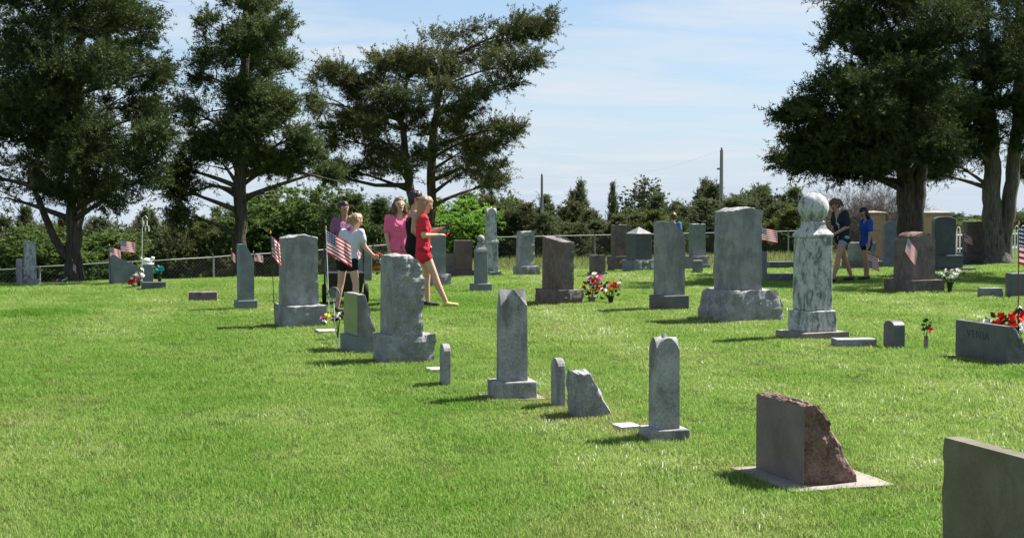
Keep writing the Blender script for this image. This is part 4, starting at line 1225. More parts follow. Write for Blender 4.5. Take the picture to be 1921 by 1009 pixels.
flag('flag hanging cornerwise on the pink-crested brown monument', (1048, 331), (1064, 265), flag_stone.c.y - .66, 22, 17, 50, base_on_ground=True, curl=.2)
flag('small faded flag on the square brown stone by the forked trunk', (1132, 294), (1129, 260), plaque.c.y - .35, 13, 10, 25, base_on_ground=True)
flag('big flag on a dark red pole cut off by the right edge', (1193, 395), (1194, 252), 14.6, 34, 44, 12, 'redmetal', base_on_ground=True, curl=.2)

# ------------------------------------------------------------------ flowers and ornaments
def rosette(seed=0):
    r = random.Random(seed); m = MB()
    for ring, (cnt, rad, lift, sz) in enumerate(((6, .55, .1, .62), (5, .36, .32, .5), (4, .16, .5, .36))):
        for k in range(cnt):
            a = 2*math.pi*k/cnt + ring*.5 + r.uniform(-.2, .2)
            ca, sa = math.cos(a), math.sin(a)
            c = Vector((ca*rad, sa*rad, lift)); tdir = Vector((-sa, ca, 0)); od = Vector((ca*.8, sa*.8, .5 + ring*.3)).normalized()
            b = Vector((ca*.06, sa*.06, lift*.3))
            m.add([b, c - tdir*sz*.5, c + od*sz*.55 - tdir*sz*.25 + Vector((0,0,r.uniform(-.1,.1))), c + od*sz*.55 + tdir*sz*.25, c + tdir*sz*.5], [(0,1,2),(0,2,3),(0,3,4)])
    return m.mesh('rosette')
ROS = [rosette(i) for i in range(3)]
def bloom(parent, loc, size, mat, seed):
    r = random.Random(seed)
    o = bpy.data.objects.new('blossom', ROS[seed % 3].copy() if False else ROS[seed % 3])
    COL.objects.link(o); o.parent = parent; o.location = loc
    o.scale = (size, size, size); o.rotation_euler = (r.uniform(.1, 1.1), r.uniform(-.7, .7), r.uniform(0, 6.3))
    if len(o.data.materials) == 0: o.data.materials.append(mat)
    o.material_slots[0].link = 'OBJECT'; o.material_slots[0].material = mat
    return o
def bouquet(label, p, cols, rx, rz, zc, size, vase=None, seed=0, leaves=26, name='bouquet', group='grave flowers', ry=None):
    r = random.Random(seed)
    root = empty(name, p, 0, label, 'flowers', group)
    if vase:
        vm, vr, vh = vase
        MB().lathe([(vr*.7, -.02), (vr*.75, vh*.3), (vr, vh*.9), (vr*1.1, vh), (vr*.9, vh)], 14).build('vase', vm, root, smooth=True)
    n = len(cols)
    st, lv = MB(), MB()
    for i, c in enumerate(cols):
        a = i * 2.4
        q = math.sqrt((i + .5) / n)
        loc = Vector((math.cos(a)*rx*q, math.sin(a)*(ry or rx*.7)*q, zc + math.sin(a*1.0 + .6)*rz*q*.9 + r.uniform(-.1, .1)*rz))
        bloom(root, loc, size*r.uniform(.8, 1.15), M[c], seed + i)
        st.tube([(0, 0, .02), loc*.5 + Vector((0,0,.02)), loc], .004, 4)
    for i in range(leaves):
        c = Vector((r.uniform(-1,1)*rx, r.uniform(-1,1)*rx*.6, zc + r.uniform(-1.1,.5)*rz))
        d = Vector((r.uniform(-1,1), r.uniform(-1,1), r.uniform(-.3,.8))).normalized()*size*1.3
        w = d.cross(Vector((r.uniform(-1,1), r.uniform(-1,1), .3))).normalized()*size*.35
        lv.add([c, c + d*.5 + w, c + d, c + d*.5 - w], [(0,1,2,3)])
    if not zc < .05: st.build('stem', M['green'], root)
    lo = lv.build('leaves', M['green'], root); lo['kind'] = 'stuff'
    return root
bs = brown_stone
pv = gp(694, 343)
bouquet('tall bouquet of pink, magenta and yellow artificial flowers against the brown granite base', pv + Vector((0, .1, 0)), ['f_pink','f_magenta','f_yellow','f_red','f_white','f_pink','f_magenta','f_dark','f_pink','f_yellow','f_red','f_white','f_magenta'], .17, .2, .27, .075, (M['conc'], .07, .1), 3)
bouquet('round bouquet of red, white and yellow flowers in a dark vase on the lawn', gp(716, 344) + Vector((0, .05, 0)), ['f_red','f_white','f_yellow','f_red','f_white','f_pink','f_red','f_yellow','f_white','f_red'], .17, .12, .25, .07, (M['black'], .05, .13), 5)
bouquet('white roses in a dark vase beside the pink-crested brown monument', gp(1113, 331), ['f_white']*11, .18, .11, .33, .07, (M['black'], .05, .2), 9)
bouquet('big red flowers spilling over the dark lettered marker', rose_slab.c + Vector((.19, .12, .0)), ['f_red']*9 + ['f_white']*2, .22, .09, .38, .085, (M['conc'], .05, .2), 12, 20, ry=.2)
bouquet('cluster of red and white flowers on the flower-covered grave at the left', gp(157, 326), ['f_red','f_white','f_red','f_white','f_red','f_pink'], .07, .1, .16, .07, (M['conc'], .05, .08), 15, 10)
bouquet('teal artificial flowers right of the lamb figurine stone', gp(187, 320), ['f_teal']*7, .09, .06, .27, .07, (M['black'], .04, .12), 18, 10)
bouquet('white and grey trinket flowers in front of the blue-grey wedge', gp(163, 325), ['f_white','f_white','f_pink','f_white','f_teal','f_white'], .09, .12, .25, .06, (M['black'], .04, .1), 21, 12)
bouquet('small red flower cluster on the base of the low wedge stone', gp(405, 392) + Vector((0, .05, .12)), ['f_red','f_dark','f_red','f_orange'], .06, .05, .2, .055, None, 24, 14)
bouquet('small purple and white flower spray on a stake beside the low wedge stone', gp(396, 386), ['f_white','f_magenta','f_dark','f_white','f_magenta'], .06, .05, .26, .045, None, 27, 12)
bouquet('yellow and pink flowers at the right foot of the flag-fronted monument', gp(380, 371), ['f_yellow','f_pink','f_white','f_yellow'], .06, .05, .1, .045, None, 29, 8)
bouquet('dark posy at the foot of the huge left cedar', gp(76, 322), ['f_white','f_dark','f_white','f_dark','f_magenta'], .12, .05, .12, .07, None, 31, 12)
# rose on a stake
p = gp(1085, 397)
root = empty('rose_stake', p, 0, 'single artificial rose on a pale stake right of the short round-headed marker', 'flowers', 'grave flowers')
MB().box(-.022, .022, -.004, .004, -.02, .15).build('stake', M['conc'], root)
MB().tube([(0,0,.1),(.01,0,.2),(0,0,.28)], .006, 5).build('stem', M['green'], root)
bloom(root, (.025, -.03, .21), .045, M['f_red'], 2)
lv = MB()
for i in range(14):
    c = Vector((rnd.uniform(-.03,.04), rnd.uniform(-.03,.03), rnd.uniform(.18,.31))); d = Vector((rnd.uniform(-1,1), rnd.uniform(-1,1), rnd.uniform(-.4,1))).normalized()*.06; w = d.cross(Vector((.3,.9,.2))).normalized()*.02
    lv.add([c, c+d*.5+w, c+d, c+d*.5-w], [(0,1,2,3)])
lv.build('leaves', M['green'], root)['kind'] = 'stuff'
# round garden disc on a stake
p = gp(396, 400)
root = empty('garden_stake', p, 0, 'round mesh disc ornament on a slim white stake beside the low wedge stone', 'ornament')
y = p.y
tp = at(391, 333, y) - p
MB().tube([(0,0,-.05), tp*.5 + Vector((-.01,0,0)), tp - Vector((0,0,.05))], .005, 5).build('stake', M['white'], root)
MB().tube([tp + Vector((.062*math.cos(a), 0, .078*math.sin(a))) for a in [2*math.pi*i/20 for i in range(21)]], .007, 5).build('ring', M['galv'], root)
m = MB()
for i in range(12):
    a = math.pi*i/12; m.tube([tp + Vector((.06*math.cos(a),0,.075*math.sin(a))), tp - Vector((.06*math.cos(a),0,.075*math.sin(a)))], .0035, 4)
m.build('spokes', M['galv'], root)
# twisted ornament on the pole at the right edge
p = at(1194, 361, 14.55)
root = empty('scroll_ornament', p, 0, 'black twisted scroll ornament on the dark red pole at the right edge', 'ornament')
for sgn in (-1, 1):
    MB().tube([(sgn*.055*math.sin(math.pi*i/12)**.8 if 0 < i < 12 else 0, .02*math.sin(i*1.1), -.12 + .24*i/12) for i in range(13)], .016, 6).build('scroll', M['black'], root)
MB().lathe([(.002,-.13),(.016,-.11),(.01,-.06),(.02,0),(.01,.06),(.016,.11),(.002,.13)], 8).build('spindle', M['black'], root)
# slim white chime stake at the left
p = gp(166, 324); tp = at(167, 243, p.y) - p
root = empty('chime_stake', p, 0, 'slim white stake hung with pale chimes above the flower-covered grave', 'ornament')
MB().tube([(0,0,-.03), tp*.6, tp, tp + Vector((.06,0,.04)), tp + Vector((.1,0,-.02))], .006, 6).build('stake', M['white'], root)
for i in range(4):
    q = tp + Vector((.02+.03*i, .01*i, -.05-.1*(i%2)))
    MB().lathe([(.003,-.12),(.011,-.11),(.009,-.02),(.002,0)], 7).build('chime', M['f_white'], root, q)

# ------------------------------------------------------------------ people
def cone_verts(m, p1, r1, p2, r2, n=12):
    """closed round-ended taper between two joints"""
    p1, p2 = Vector(p1), Vector(p2)
    ax = p2 - p1
    L = ax.length
    if L < 1e-5: ax = Vector((0, 0, 1)); L = 0
    ax = ax.normalized()
    a = ax.cross(Vector((.3, .9, .1))).normalized(); b = ax.cross(a)
    prof = [(math.sin(t) * r1, -math.cos(t) * r1) for t in (R(8), R(35), R(62), R(90))] + [(math.sin(t) * r2, L - math.cos(t) * r2) for t in (R(90), R(118), R(145), R(172))]
    vs, fs = [], []
    for rr, z in prof:
        for k in range(n):
            th = 2 * math.pi * k / n
            vs.append(p1 + ax * z + a * (rr * math.cos(th)) + b * (rr * math.sin(th)))
    for i in range(len(prof) - 1):
        for k in range(n):
            fs.append((i*n+k, (i+1)*n+k, (i+1)*n+(k+1) % n, i*n+(k+1) % n))
    fs.append(tuple(range(n))); fs.append(tuple((len(prof)-1)*n+k for k in range(n))[::-1])
    m.add(vs, [f[::-1] for f in fs])
def fuse(name, cones, mat, parent, voxel=.009, smooth=3, fold=0, ff=(11, 11, 6)):
    """one continuous skin grown over all the tapers"""
    m = MB()
    for c in cones: cone_verts(m, *c)
    me = m.mesh(name)
    o = bpy.data.objects.new(name, me); COL.objects.link(o)
    md = o.modifiers.new('r', 'REMESH'); md.mode = 'VOXEL'; md.voxel_size = voxel
    ms = o.modifiers.new('s', 'SMOOTH'); ms.factor = .5; ms.iterations = smooth
    dc = o.modifiers.new('d', 'DECIMATE'); dc.ratio = .45
    dg = bpy.context.evaluated_depsgraph_get()
    new = bpy.data.meshes.new_from_object(o.evaluated_get(dg))
    bpy.data.objects.remove(o)
    new.materials.clear()
    if fold:
        nv = [v.normal.copy() for v in new.vertices]
        for v, nn in zip(new.vertices, nv):
            q = Vector((v.co.x*ff[0], v.co.y*ff[1], v.co.z*ff[2])) + parent.location
            v.co += nn * fold * (mnoise.noise(q) + .6 * mnoise.noise(q * 2.3) - .1)
        new.update()
    return link(name, new, mat, parent, smooth=True)
def skinmat(name, c):
    m = plain(name, c, .5, .35, var=.06, scale=12)
    b = m.node_tree.nodes['Principled BSDF']
    b.inputs['Subsurface Weight'].default_value = .08
    b.inputs['Subsurface Radius'].default_value = (.02, .008, .004)
    return m
def cloth(name, c, fold=.5):
    m = plain(name, c, .85, .15, var=.1, scale=14)
    n, l = m.node_tree.nodes, m.node_tree.links
    tc = n.new('ShaderNodeTexCoord'); nz = n.new('ShaderNodeTexNoise'); nz.inputs['Scale'].default_value = 9; nz.inputs['Detail'].default_value = 3; nz.inputs['Distortion'].default_value = 1.2
    l.new(tc.outputs['Object'], nz.inputs['Vector'])
    bp = n.new('ShaderNodeBump'); bp.inputs['Strength'].default_value = fold; bp.inputs['Distance'].default_value = .05
    l.new(nz.outputs['Fac'], bp.inputs['Height']); l.new(bp.outputs[0], n['Principled BSDF'].inputs['Normal'])
    return m
M['skin'] = skinmat('fair_skin', (.56, .34, .25)); M['skin_tan'] = skinmat('tanned_skin', (.42, .24, .17))
M['blond'] = plain('blond_hair', (.30, .19, .10), .5, .4, var=.35, scale=55); M['brownhair'] = plain('brown_hair', (.10, .05, .03), .5, .4, var=.35, scale=55); M['darkhair'] = plain('dark_hair', (.022, .014, .012), .45, .4, var=.3, scale=55)
M['eye'] = plain('eye_dark', (.02, .015, .012), .3, .5); M['lip'] = plain('lips', (.30, .07, .06), .5, .3)
def person(label, u, y, H, face, top, bottom, hair, J=None, skin='skin', look=None, shoes=('black', 'black'), sleeve=.55, hem=.50, leg=.35, hairstyle='pony', grip=None, group='visitors among the graves', glasses=False, tank=False, mouth_open=False):
    base = onground(u, y) + Vector((0, 0, .014))
    root = empty('person', base, 0, label, 'person', group)
    a = R(face)
    F, Lf, U = Vector((math.cos(a), math.sin(a), 0)), Vector((-math.sin(a), math.cos(a), 0)), Vector((0, 0, 1))
    P = lambda q: (F * q[0] + Lf * q[1] + U * q[2]) * H
    D = dict(hipL=(0,.05,.515), hipR=(0,-.05,.515), kneeL=(.012,.052,.285), kneeR=(.012,-.052,.285), ankL=(-.01,.05,.042), ankR=(-.01,-.05,.042),
             waist=(0,0,.60), chest=(.0,0,.725), neck=(0,0,.83), head=(.015,0,.925), shL=(0,.105,.80), shR=(0,-.105,.80),
             elL=(-.015,.135,.635), elR=(-.015,-.135,.635), wrL=(.03,.13,.49), wrR=(.03,-.13,.49), toeL=(1,0), toeR=(1,0))
    if J: D.update(J)
    V = {k: P(q) for k, q in D.items() if len(q) == 3}
    C = []
    def add(p1, r1, p2, r2): C.append((p1, r1 * H, p2, r2 * H))
    for sd in 'LR':
        hip, kn, an = V['hip'+sd], V['knee'+sd], V['ank'+sd]
        add(hip, .053, kn, .034)
        calf = kn.lerp(an, .32) - F * (.008 * H)
        add(kn, .033, calf, .034); add(calf, .034, an, .019)
        tf, tl = D['toe'+sd]
        td = (F * tf + Lf * tl).normalized()
        heel = an - U * (.020 * H) - td * (.012 * H)
        toe = an + td * (.095 * H) - U * (.026 * H)
        add(heel, .021, toe, .015)
        V['heel'+sd], V['toep'+sd] = heel, toe
    add(V['hipL'], .058, V['hipR'], .058)
    wv = Lf * (.035 * H)
    for sg in (-1, 1):
        add(V['hipL'].lerp(V['hipR'], .5) + wv * sg * 1.1, .056, V['waist'] + wv * sg, .050)
        add(V['waist'] + wv * sg, .050, V['chest'] + wv * sg * 1.4, .060)
    for sd in 'LR':
        add(V['chest'], .06, V['sh'+sd], .036)
        add(V['sh'+sd], .036, V['el'+sd], .026); add(V['el'+sd], .025, V['wr'+sd], .0165)
    add(V['chest'], .05, V['neck'], .034); add(V['neck'], .031, V['head'], .034)
    # head, looking where the person looks
    lk = (F * look[0] + Lf * look[1] + U * look[2]).normalized() if look else F.copy()
    side = U.cross(lk).normalized(); up = lk.cross(side).normalized()
    hd = V['head']
    HP = lambda f, l, z: hd + (lk * f + side * l + up * z) * H
    C += [(HP(-.008,0,.012), .056*H, HP(.004,0,.016), .054*H), (HP(.006,0,-.004), .048*H, HP(.024,0,-.046), .024*H),
          (HP(.046,0,.006), .008*H, HP(.062,0,-.012), .0085*H), (HP(.0,.052,-.002), .011*H, HP(-.004,.055,.012), .010*H), (HP(.0,-.052,-.002), .011*H, HP(-.004,-.055,.012), .010*H)]
    # hands: palm, four fingers, thumb
    for sd, sg in (('L', 1), ('R', -1)):
        wr, el = V['wr'+sd], V['el'+sd]
        d = (wr - el).normalized()
        curl = F * .55 + d * .8 if abs(d.z) > .6 else d * .8 - U * .45
        curl = curl.normalized()
        across = d.cross(Vector((0, 0, 1)) if abs(d.z) < .6 else F).normalized()
        palm = wr + d * (.048 * H)
        for q in (-1, 1): C.append((wr + across * (q*.006*H), .0125*H, palm + across * (q*.011*H), .0125*H))
        for k, ln in enumerate((.042, .05, .047, .036)):
            b0 = palm + across * ((k - 1.5) * .0125 * H)
            mid = b0 + (d * .7 + curl * .5).normalized() * (ln * .55 * H)
            C.append((b0, .0066*H, mid, .0060*H)); C.append((mid, .0060*H, mid + curl * (ln * .5 * H), .0052*H))
        tb = wr + d * (.018*H) - across * (.014*H*sg)
        t2 = tb + (d * .6 - across * sg * .8).normalized() * (.028*H)
        C.append((tb, .008*H, t2, .0068*H)); C.append((t2, .0068*H, t2 + (d + curl*.4).normalized() * (.022*H), .0055*H))
        V['hand'+sd] = palm + curl * (.02 * H)
    fuse('body', C, M[skin], root, .0085)
    # clothes follow the body
    e = .011
    T = []
    mid = V['hipL'].lerp(V['hipR'], .5)
    hz = lambda f: mid.lerp(V['waist'], f)
    for sg in (-1, 1):
        T.append((hz((hem - .515) / .085) + wv*sg*1.2, (.056+.021)*H, V['waist'] + wv*sg, (.050+e)*H)); T.append((V['waist'] + wv*sg, (.050+e)*H, V['chest'] + wv*sg*1.4, (.060+e*.8)*H))
    for sd in 'LR':
        if not tank:
            T.append((V['chest'], (.06+e*.8)*H, V['sh'+sd], (.036+e*.9)*H))
            T.append((V['sh'+sd], (.036+e)*H, V['sh'+sd].lerp(V['el'+sd], sleeve), (.031+e*1.2)*H))
        else:
            T.append((V['chest'], (.055+e*.5)*H, V['sh'+sd].lerp(V['neck'], .45) - U*.012*H, .02*H))
    fuse('shirt', T, top, root, .011, 4, .011)
    B = [(V['hipL'], (.058+e*.8)*H, V['hipR'], (.058+e*.8)*H)]
    for sg in (-1, 1): B.append((mid + wv*sg*1.1, (.056+e*.7)*H, mid.lerp(V['waist'], .3) + wv*sg, (.05+e*.3)*H))
    for sd in 'LR':
        if leg <= 1: B.append((V['hip'+sd], (.053+e*.6)*H, V['hip'+sd].lerp(V['knee'+sd], leg), (.053*(1-leg)+.034*leg+e*.75)*H))
        else:
            B.append((V['hip'+sd], (.053+e)*H, V['knee'+sd], (.034+e)*H)); B.append((V['knee'+sd], (.034+e)*H, V['knee'+sd].lerp(V['ank'+sd], .92), (.024+e)*H))
    fuse('trousers' if leg > 1 else 'shorts', B, bottom, root, .011, 4, .006)
    # hair
    Hc = [(HP(-.014,0,.022), .061*H, HP(-.004,0,.030), .056*H), (HP(.004,0,.038), .051*H, HP(-.02,0,.03), .056*H), (HP(-.012,.03,.01), .036*H, HP(-.015,-.03,.01), .036*H), (HP(-.026,0,-.01), .046*H, HP(-.022,0,.01), .055*H)]
    if hairstyle == 'long':
        bk = V['neck'] - lk * (.05*H)
        Hc += [(HP(-.03,.02,-.02), .038*H, bk + side*(.025*H) - U*.06*H, .028*H), (HP(-.03,-.02,-.02), .038*H, bk - side*(.025*H) - U*.05*H, .028*H), (bk - U*.04*H, .035*H, bk - U*.15*H - lk*(.015*H), .014*H), (HP(-.005,.045,.0), .018*H, HP(-.02,.05,-.06), .014*H), (HP(-.005,-.045,.0), .018*H, HP(-.02,-.05,-.06), .014*H)]
    elif hairstyle == 'pony':
        Hc += [(HP(-.06,0,.03), .02*H, HP(-.085,0,.015), .022*H), (HP(-.085,0,.015), .022*H, HP(-.095,0,-.06), .010*H)]
    elif hairstyle == 'bob':
        Hc += [(HP(.0,.05,.01), .026*H, HP(-.008,.058,-.06), .026*H), (HP(.0,-.05,.01), .026*H, HP(-.008,-.058,-.06), .026*H), (HP(-.04,0,-.02), .045*H, HP(-.04,0,-.05), .035*H)]
    elif hairstyle == 'bun':
        Hc += [(HP(-.045,0,.055), .026*H, HP(-.05,0,.06), .024*H)]
    fuse('hair', Hc, M[hair], root, .008, 2, .008, (42, 42, 16))
    for sg in (-1, 1):
        MB().lathe([(.0005 + .0068*H*math.sin(t), .0068*H*(1-math.cos(t))) for t in [math.pi*i/6 for i in range(7)]], 8).build('eye', M['eye'], root, HP(.0455, sg*.021, .004) - Vector((0,0,.0068*H)), smooth=True)
    q = HP(.046, 0, -.032); mo = .010 if mouth_open else .0045
    cone = MB(); cone_verts(cone, q - side*(.013*H), mo*.6*H, q + side*(.013*H), mo*.6*H, 8); cone.build('mouth', M['eye'] if mouth_open else M['lip'], root, smooth=True)
    if glasses:
        gm = MB(); cone_verts(gm, HP(.047,.02,.004), .014*H, HP(.05,.024,.003), .014*H); cone_verts(gm, HP(.047,-.02,.004), .014*H, HP(.05,-.024,.003), .014*H)
        cone_verts(gm, HP(.04,.045,.008), .005*H, HP(-.01,.055,.01), .004*H); cone_verts(gm, HP(.04,-.045,.008), .005*H, HP(-.01,-.055,.01), .004*H); cone_verts(gm, HP(.05,.02,.008), .004*H, HP(.05,-.02,.008), .004*H)
        gm.build('sunglasses', M['black'], root, smooth=True)
    for sd, sm in zip('LR', shoes):
        if sm: fuse('shoe', [(V['heel'+sd], .0245*H, V['toep'+sd], .019*H), (V['heel'+sd] + U*.008*H, .023*H, V['toep'+sd].lerp(V['heel'+sd], .5), .022*H)], M[sm], root, .009, 2)
    return root, V, base
M['c_red'] = cloth('red_shirt_cloth', (.52, .035, .05)); M['c_redshort'] = cloth('red_shorts_cloth', (.40, .02, .04)); M['c_pink'] = cloth('hot_pink_cloth', (.78, .15, .29)); M['c_white'] = cloth('pale_grey_cloth', (.55, .57, .62))
M['c_black'] = cloth('black_cloth', (.012, .012, .016)); M['c_navy'] = cloth('navy_cloth', (.018, .026, .048)); M['c_blue'] = cloth('royal_blue_cloth', (.02, .075, .36)); M['c_denim'] = cloth('pale_denim', (.27, .30, .34)); M['c_purple'] = cloth('mauve_cloth', (.24, .11, .20)); M['c_grey'] = cloth('grey_cloth', (.14, .14, .15)); M['c_sky'] = cloth('mid_blue_cloth', (.06, .18, .5))
M['sandal'] = plain('yellow_sandal', (.62, .47, .16), .6, .3); M['shoe_dark'] = plain('dark_shoe', (.035, .03, .03), .7, .3)

# the girl in red, walking to the right with her hand out
rg, V, bE = person('girl in red shirt and shorts striding right with one hand held out', 496, 21.3, 1.66, 6, M['c_red'], M['c_redshort'], 'blond',
    dict(kneeR=(.10,-.05,.285), ankR=(.205,-.05,.045), kneeL=(.035,.05,.285), ankL=(.04,.05,.042), elR=(.0,-.125,.65), wrR=(.125,-.085,.655), elL=(.03,.12,.655), wrL=(.14,.06,.705), head=(.025,0,.925)),
    look=(1, -.15, -.28), shoes=('shoe_dark', 'sandal'), sleeve=.62, leg=.28, hairstyle='long', hem=.47)
hl = bE + V['handL']
ph = empty('camera_in_hand', hl, 0, 'small black camera held up by the girl in red', 'camera')
bevel(MB().box(-.03, .075, -.022, .022, -.02, .05).build('body', M['black'], ph), .006)
MB().lathe([(.02,0),(.02,.03),(.016,.032)], 12).build('lens', M['darkmetal'], ph, (.03, -.03, .015)).rotation_euler = (R(90), 0, 0)
bouquet('dark red artificial flower held in the open palm of the girl in red', bE + V['handR'] + Vector((.08, 0, -.02)), ['f_dark','f_red','f_dark','f_dark','f_red'], .04, .04, .03, .045, None, 41, 10, name='held_flower')
# the girl in the white shirt, bending to the right with flowers
ga, V, bA = person('girl in white shirt and black shorts, seen from behind reaching out with red flowers', 407, 20.7, 1.47, 58, M['c_white'], M['c_black'], 'blond',
    dict(hipL=(0,.055,.515), hipR=(0,-.055,.515), kneeL=(.0,.085,.285), ankL=(-.03,.11,.042), kneeR=(.02,-.09,.285), ankR=(.0,-.115,.042), waist=(.01,-.0,.60), chest=(.05,-.015,.72), neck=(.08,-.02,.82), head=(.11,-.03,.905),
         shL=(.06,.09,.795), shR=(.06,-.12,.79), elR=(.08,-.155,.655), wrR=(.15,-.20,.575), elL=(.05,.14,.64), wrL=(.10,.11,.52)),
    look=(1, -.5, -.35), shoes=('shoe_dark', 'shoe_dark'), sleeve=.5, leg=.3, hairstyle='pony', hem=.54)
bouquet('red and orange artificial flowers in the hand of the girl in the white shirt', bA + V['handR'] + Vector((.02, 0, -.08)), ['f_orange','f_red','f_orange','f_red','f_orange','f_teal','f_orange'], .07, .17, .03, .055, None, 44, 16, name='held_flower')
# the person behind her
person('person in mauve top and black trousers behind the girl in the white shirt', 404, 23.4, 1.58, -60, M['c_purple'], M['c_black'], 'darkhair', dict(head=(.02,-.02,.925)), skin='skin_tan', look=(1, .3, -.1), hairstyle='bun', leg=1.2, sleeve=.6)
# the laughing woman in pink and the one with sunglasses
person('laughing woman in hot pink shirt beside the sunglasses wearer', 468, 22.9, 1.66, -70, M['c_pink'], M['c_grey'], 'brownhair', dict(head=(.0,.0,.925), elL=(-.01,.125,.635), elR=(-.01,-.125,.635), wrL=(.04,.11,.49), wrR=(.04,-.11,.49)), skin='skin', look=(1, .1, .35), hairstyle='bob', leg=.6, sleeve=.62, mouth_open=True)
person('bare-shouldered person in sunglasses and black tank top between pink and red shirts', 485, 22.1, 1.76, 15, M['c_black'], M['c_black'], 'darkhair',
    dict(elR=(-.03,-.14,.65), wrR=(.07,-.10,.56), head=(.02,0,.925)), skin='skin_tan', look=(1, -.35, -.15), hairstyle='short', leg=.6, tank=True, glasses=True)
# the pair at the right
gf, V, bF = person('girl in navy printed shirt and denim shorts looking down at her hands', 987, 28.2, 1.70, 200, M['c_navy'], M['c_denim'], 'brownhair',
    dict(kneeL=(.085,.05,.29), ankL=(.15,.05,.042), kneeR=(-.06,-.05,.288), ankR=(-.165,-.05,.055), chest=(.035,0,.72), neck=(.07,0,.82), head=(.105,0,.895), shL=(.03,.10,.795), shR=(.03,-.105,.795), elL=(.02,.14,.65), wrL=(.12,.06,.575), elR=(.02,-.14,.65), wrR=(.12,-.05,.575)),
    skin='skin_tan', look=(1, 0, -.65), hairstyle='pony', leg=.24, sleeve=.75, hem=.505)
bouquet('small posy held in both hands by the girl in navy', bF + V['handL'].lerp(V['handR'], .5) + Vector((-.03, 0, -.03)), ['f_yellow','f_white','f_red','f_dark'], .06, .05, .03, .045, None, 47, 10, name='held_flower')
# white print on the navy shirt, laid on the cloth
from mathutils.bvhtree import BVHTree
shirt = [c for c in gf.children if c.name.startswith('shirt')][0]
bv = BVHTree.FromPolygons([v.co for v in shirt.data.vertices], [tuple(p.vertices) for p in shirt.data.polygons])
pm = MB()
cx = Vector(V['chest'])
dirv = Vector((.55, .83, 0)).normalized(); sd = Vector((dirv.y, -dirv.x, 0))
def onshirt(a, b):
    o = cx + sd * a + Vector((0, 0, b)) - dirv * 1.0
    h = bv.ray_cast(o, dirv)
    return h[0] - dirv * .004 if h[0] else None
for (a0, b0, a1, b1, w) in ((-.05,.09,-.03,.03,.012),(.0,.09,-.03,.03,.012),(-.03,.03,-.03,-.02,.012),(-.05,-.05,.02,-.05,.03),(-.03,-.09,.04,-.085,.03),(-.01,-.14,.03,-.13,.028),(.0,-.18,.02,-.17,.02)):
    for k in range(5):
        q0, q1 = k/5, (k+1)/5
        pts = [onshirt(a0+(a1-a0)*q + (w/2*sg if abs(b1-b0) > .03 else 0), b0+(b1-b0)*q + (w/2*sg if abs(b1-b0) <= .03 else 0)) for q, sg in ((q0,-1),(q1,-1),(q1,1),(q0,1))]
        if all(p is not None for p in pts): pm.add(pts, [(0,1,2,3)])
pm.build('print', M['c_white'], shirt)
gg, V, bG = person('child in royal blue shirt following the girl in navy, flag in hand', 1015, 28.6, 1.46, 192, M['c_blue'], M['c_black'], 'darkhair',
    dict(kneeL=(.03,.05,.285), ankL=(.03,.05,.042), kneeR=(-.02,-.05,.285), ankR=(-.055,-.05,.045), head=(.04,0,.915), elL=(.01,.14,.64), wrL=(.03,.14,.50)), skin='skin_tan', look=(1, .1, -.45), hairstyle='long', leg=.34, sleeve=.7, hem=.50)
hp = bG + V['handL']
pu = lambda q: (600 + F_PX * q.x / q.y, None)
def to_px(q):
    # picture position of a point, to hang the held flag from the hand
    dx, dy, dz = q.x, q.y, q.z - CAM_H
    f = dy * _cp - dz * _sp; up_ = dy * _sp + dz * _cp
    return 600 + F_PX * dx / f, V_MID - F_PX * up_ / f
hu, hv = to_px(hp)
flag('flag held pointing down by the child in the blue shirt', (hu - 1, hv - 6), (hu + 1, hv + 23), hp.y - .05, 15, 17, 18, 'gold', curl=.2)
person('distant visitor in bright blue shirt behind the diagonally cut stone', 789, 45, 1.74, 70, M['c_sky'], M['c_grey'], 'brownhair', dict(chest=(.02,-.01,.725)), look=(1, .2, -.2), hairstyle='short', leg=1.2, sleeve=.6)

# ------------------------------------------------------------------ black wheeled cart behind the girl in white
p = onground(404, 22.2)
root = empty('wheeled_cart', p, R(10), 'black two-wheeled garden cart behind the girl in the white shirt', 'cart')
m = MB(); m.add([(-.24,-.2,.12),(.24,-.2,.12),(.24,.2,.12),(-.24,.2,.12),(-.30,-.26,.5),(.30,-.26,.5),(.30,.26,.5),(-.30,.26,.5)], [(0,3,2,1),(0,1,5,4),(1,2,6,5),(2,3,7,6),(3,0,4,7),(4,5,6,7)])
bevel(m.build('tub', M['black'], root), .02)
for sx in (-.33, .33):
    w = MB(); pr = [(.15,-.03),(.16,-.015),(.16,.015),(.15,.03),(.10,.03),(.10,-.03),(.15,-.03)]
    w.lathe(pr, 20); wo = w.build('wheel', M['rubber'], root, (sx, -.05, .16), smooth=False); wo.rotation_euler = (0, R(90), 0)
    h = MB(); h.lathe([(.10,-.015),(.10,.015),(.03,.03),(.03,-.03)], 14); h.build('rim', M['galv'], wo)
MB().tube([(-.31,.2,.3),(-.31,.3,.9),(-.2,.32,.98),(.2,.32,.98),(.31,.3,.9),(.31,.2,.3)], .016, 6).build('handle', M['darkmetal'], root)
MB().tube([(-.34,-.05,.16),(.34,-.05,.16)], .014, 6).build('axle', M['darkmetal'], root)

